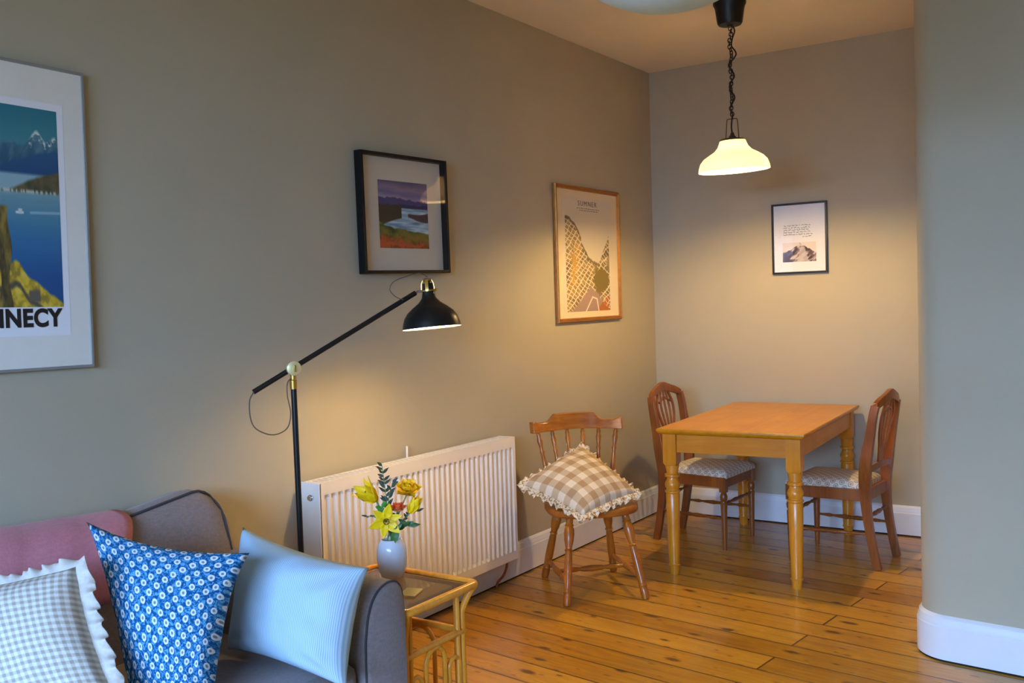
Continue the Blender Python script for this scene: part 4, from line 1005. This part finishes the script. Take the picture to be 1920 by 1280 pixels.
lily('half-open yellow lily at the right of the bouquet', 773, 952, DEP+.01, rt*.42+up*.75+tocam*.1, .066, .26, .22)
def rose(label, px, py, dep, direction, size, mt_, mt2=None):
    head = at(px, py, dep); root = thing('rose_flower', label, 'flower', MOUTH); org = MOUTH
    D = V(direction).normalized(); x, y = frame_of(D)
    for layer, (n, rr_, tilt_) in enumerate(((5, 1.0, .80), (5, .82, .60), (4, .62, .40), (3, .42, .22))):
        bm = BM()
        for k in range(n):
            q = k*2*PI/n+layer*.7; o_ = x*math.cos(q)+y*math.sin(q); pd = (D*(1-tilt_)+o_*tilt_).normalized()
            petal(bm, head-org-D*size*.4+o_*size*.06*rr_, pd, D.cross(o_), size*.78*(.72+.28*rr_), size*.95*(.5+.5*rr_), -.5, .35, 6)
        obj('petal', bm, mt2 if (mt2 and layer < 1) else mt_, root, angle=180)
    stem_part(root, org, head-D*size*.3, STEM, .0026)
    return root
rose('open yellow rose topping the bouquet at the right', 765, 914, DEP, tocam*.55+up*.75, .058, YEL2)
rose('coral orange rose in the middle of the bouquet', 746, 950, DEP-.01, up*.9+tocam*.25, .040, ORG, mat_plain('rose_peach', (240, 170, 110), .55, var=.2, scale=50))
def sprig(name, label, tip_px, dep, leaves, mt_, ll, lw, mid=None, spread=1.0):
    head = at(*tip_px, dep); root = thing(name, label, 'foliage', MOUTH); org = MOUTH
    foot = V((VX+.01, VY, VZ+.02)); m_ = MOUTH+V((0, 0, .003)); path = smoothpath([foot-org, m_-org]+([at(*mid, dep)-org] if mid else [])+[head-org], 8)
    bm = BM(); tube(bm, path, .0013, 5); obj('stem', bm, STEM, root)
    bm = BM(); n = len(path); start = int(n*.45)
    for i in range(leaves):
        k = start+(n-1-start)*i/(max(1, leaves-1)); k = int(k); p = path[k]; d = (path[min(k+1, n-1)]-path[max(k-1, 0)]).normalized()
        sd = (rt*random.choice((-1, 1))*spread+tocam*random.uniform(-.6, .6)+up*random.uniform(-.2, .6)).normalized()
        dd = (d*.6+sd).normalized(); s2 = dd.cross(tocam+V((random.uniform(-.4, .4),)*3)).normalized()
        petal(bm, p, dd, s2, ll*1.35*random.uniform(.75, 1.15), lw*1.35, .2*random.choice((-1, 1)), .15, 5)
    obj('leaf', bm, mt_, root, angle=180)['kind'] = 'stuff'
    return root
sprig('foliage_sprig', 'tall dark leafy sprig rising highest above the bouquet', (716, 873), DEP+.02, 22, LEAFD, .020, .008, (724, 930))
sprig('foliage_sprig', 'dark leafy sprig reaching right below the tall one, beside the yellow rose', (736, 903), DEP+.01, 14, LEAFD, .018, .008, (728, 945))
sprig('foliage_sprig', 'thin dark seed sprig sticking out left under the large lily', (686, 968), DEP-.01, 16, LEAFD, .013, .005, (712, 972))
sprig('foliage_sprig', 'bright green leaves between the two larger lilies', (716, 950), DEP-.02, 8, mat_plain('bright_leaf', (60, 140, 40), .5, var=.2), .026, .012, (728, 972))
sprig('foliage_sprig', 'green leafy sprig at the lower right of the bouquet', (768, 985), DEP-.02, 12, LEAF, .026, .012, (756, 985))
sprig('foliage_sprig', 'dark sprig ending beside the half-open lily at far right', (786, 956), DEP+.02, 12, LEAFD, .014, .006, (765, 965))
# broad leaf hanging over the vase rim
root = thing('broad_leaf', 'broad dark green leaf drooping over the front of the vase rim', 'foliage', MOUTH)
tip = at(741, 1024, DEP-.055)-MOUTH; b_ = V((.0, 0, .012))
bm = BM()
dd = tip-at(742, 992, DEP-.050)+MOUTH; petal(bm, at(742, 990, DEP-.052)-MOUTH, dd, rt, .052, .026, .12, .15, 8)
petal(bm, at(742, 992, DEP-.052)-MOUTH, rt*.8+up*.7, tocam.cross(rt+up).normalized(), .030, .014, .12, .15, 6); obj('leaf_blade', bm, LEAF, root, angle=180)
bm = BM(); tube(bm, smoothpath([V((0, 0, -.06)), V((0, 0, .004)), V((0, 0, .016))*1.0+(at(742, 990, DEP-.052)-MOUTH)*.6, at(742, 990, DEP-.052)-MOUTH], 5), .0015, 6); obj('stem', bm, STEM, root)
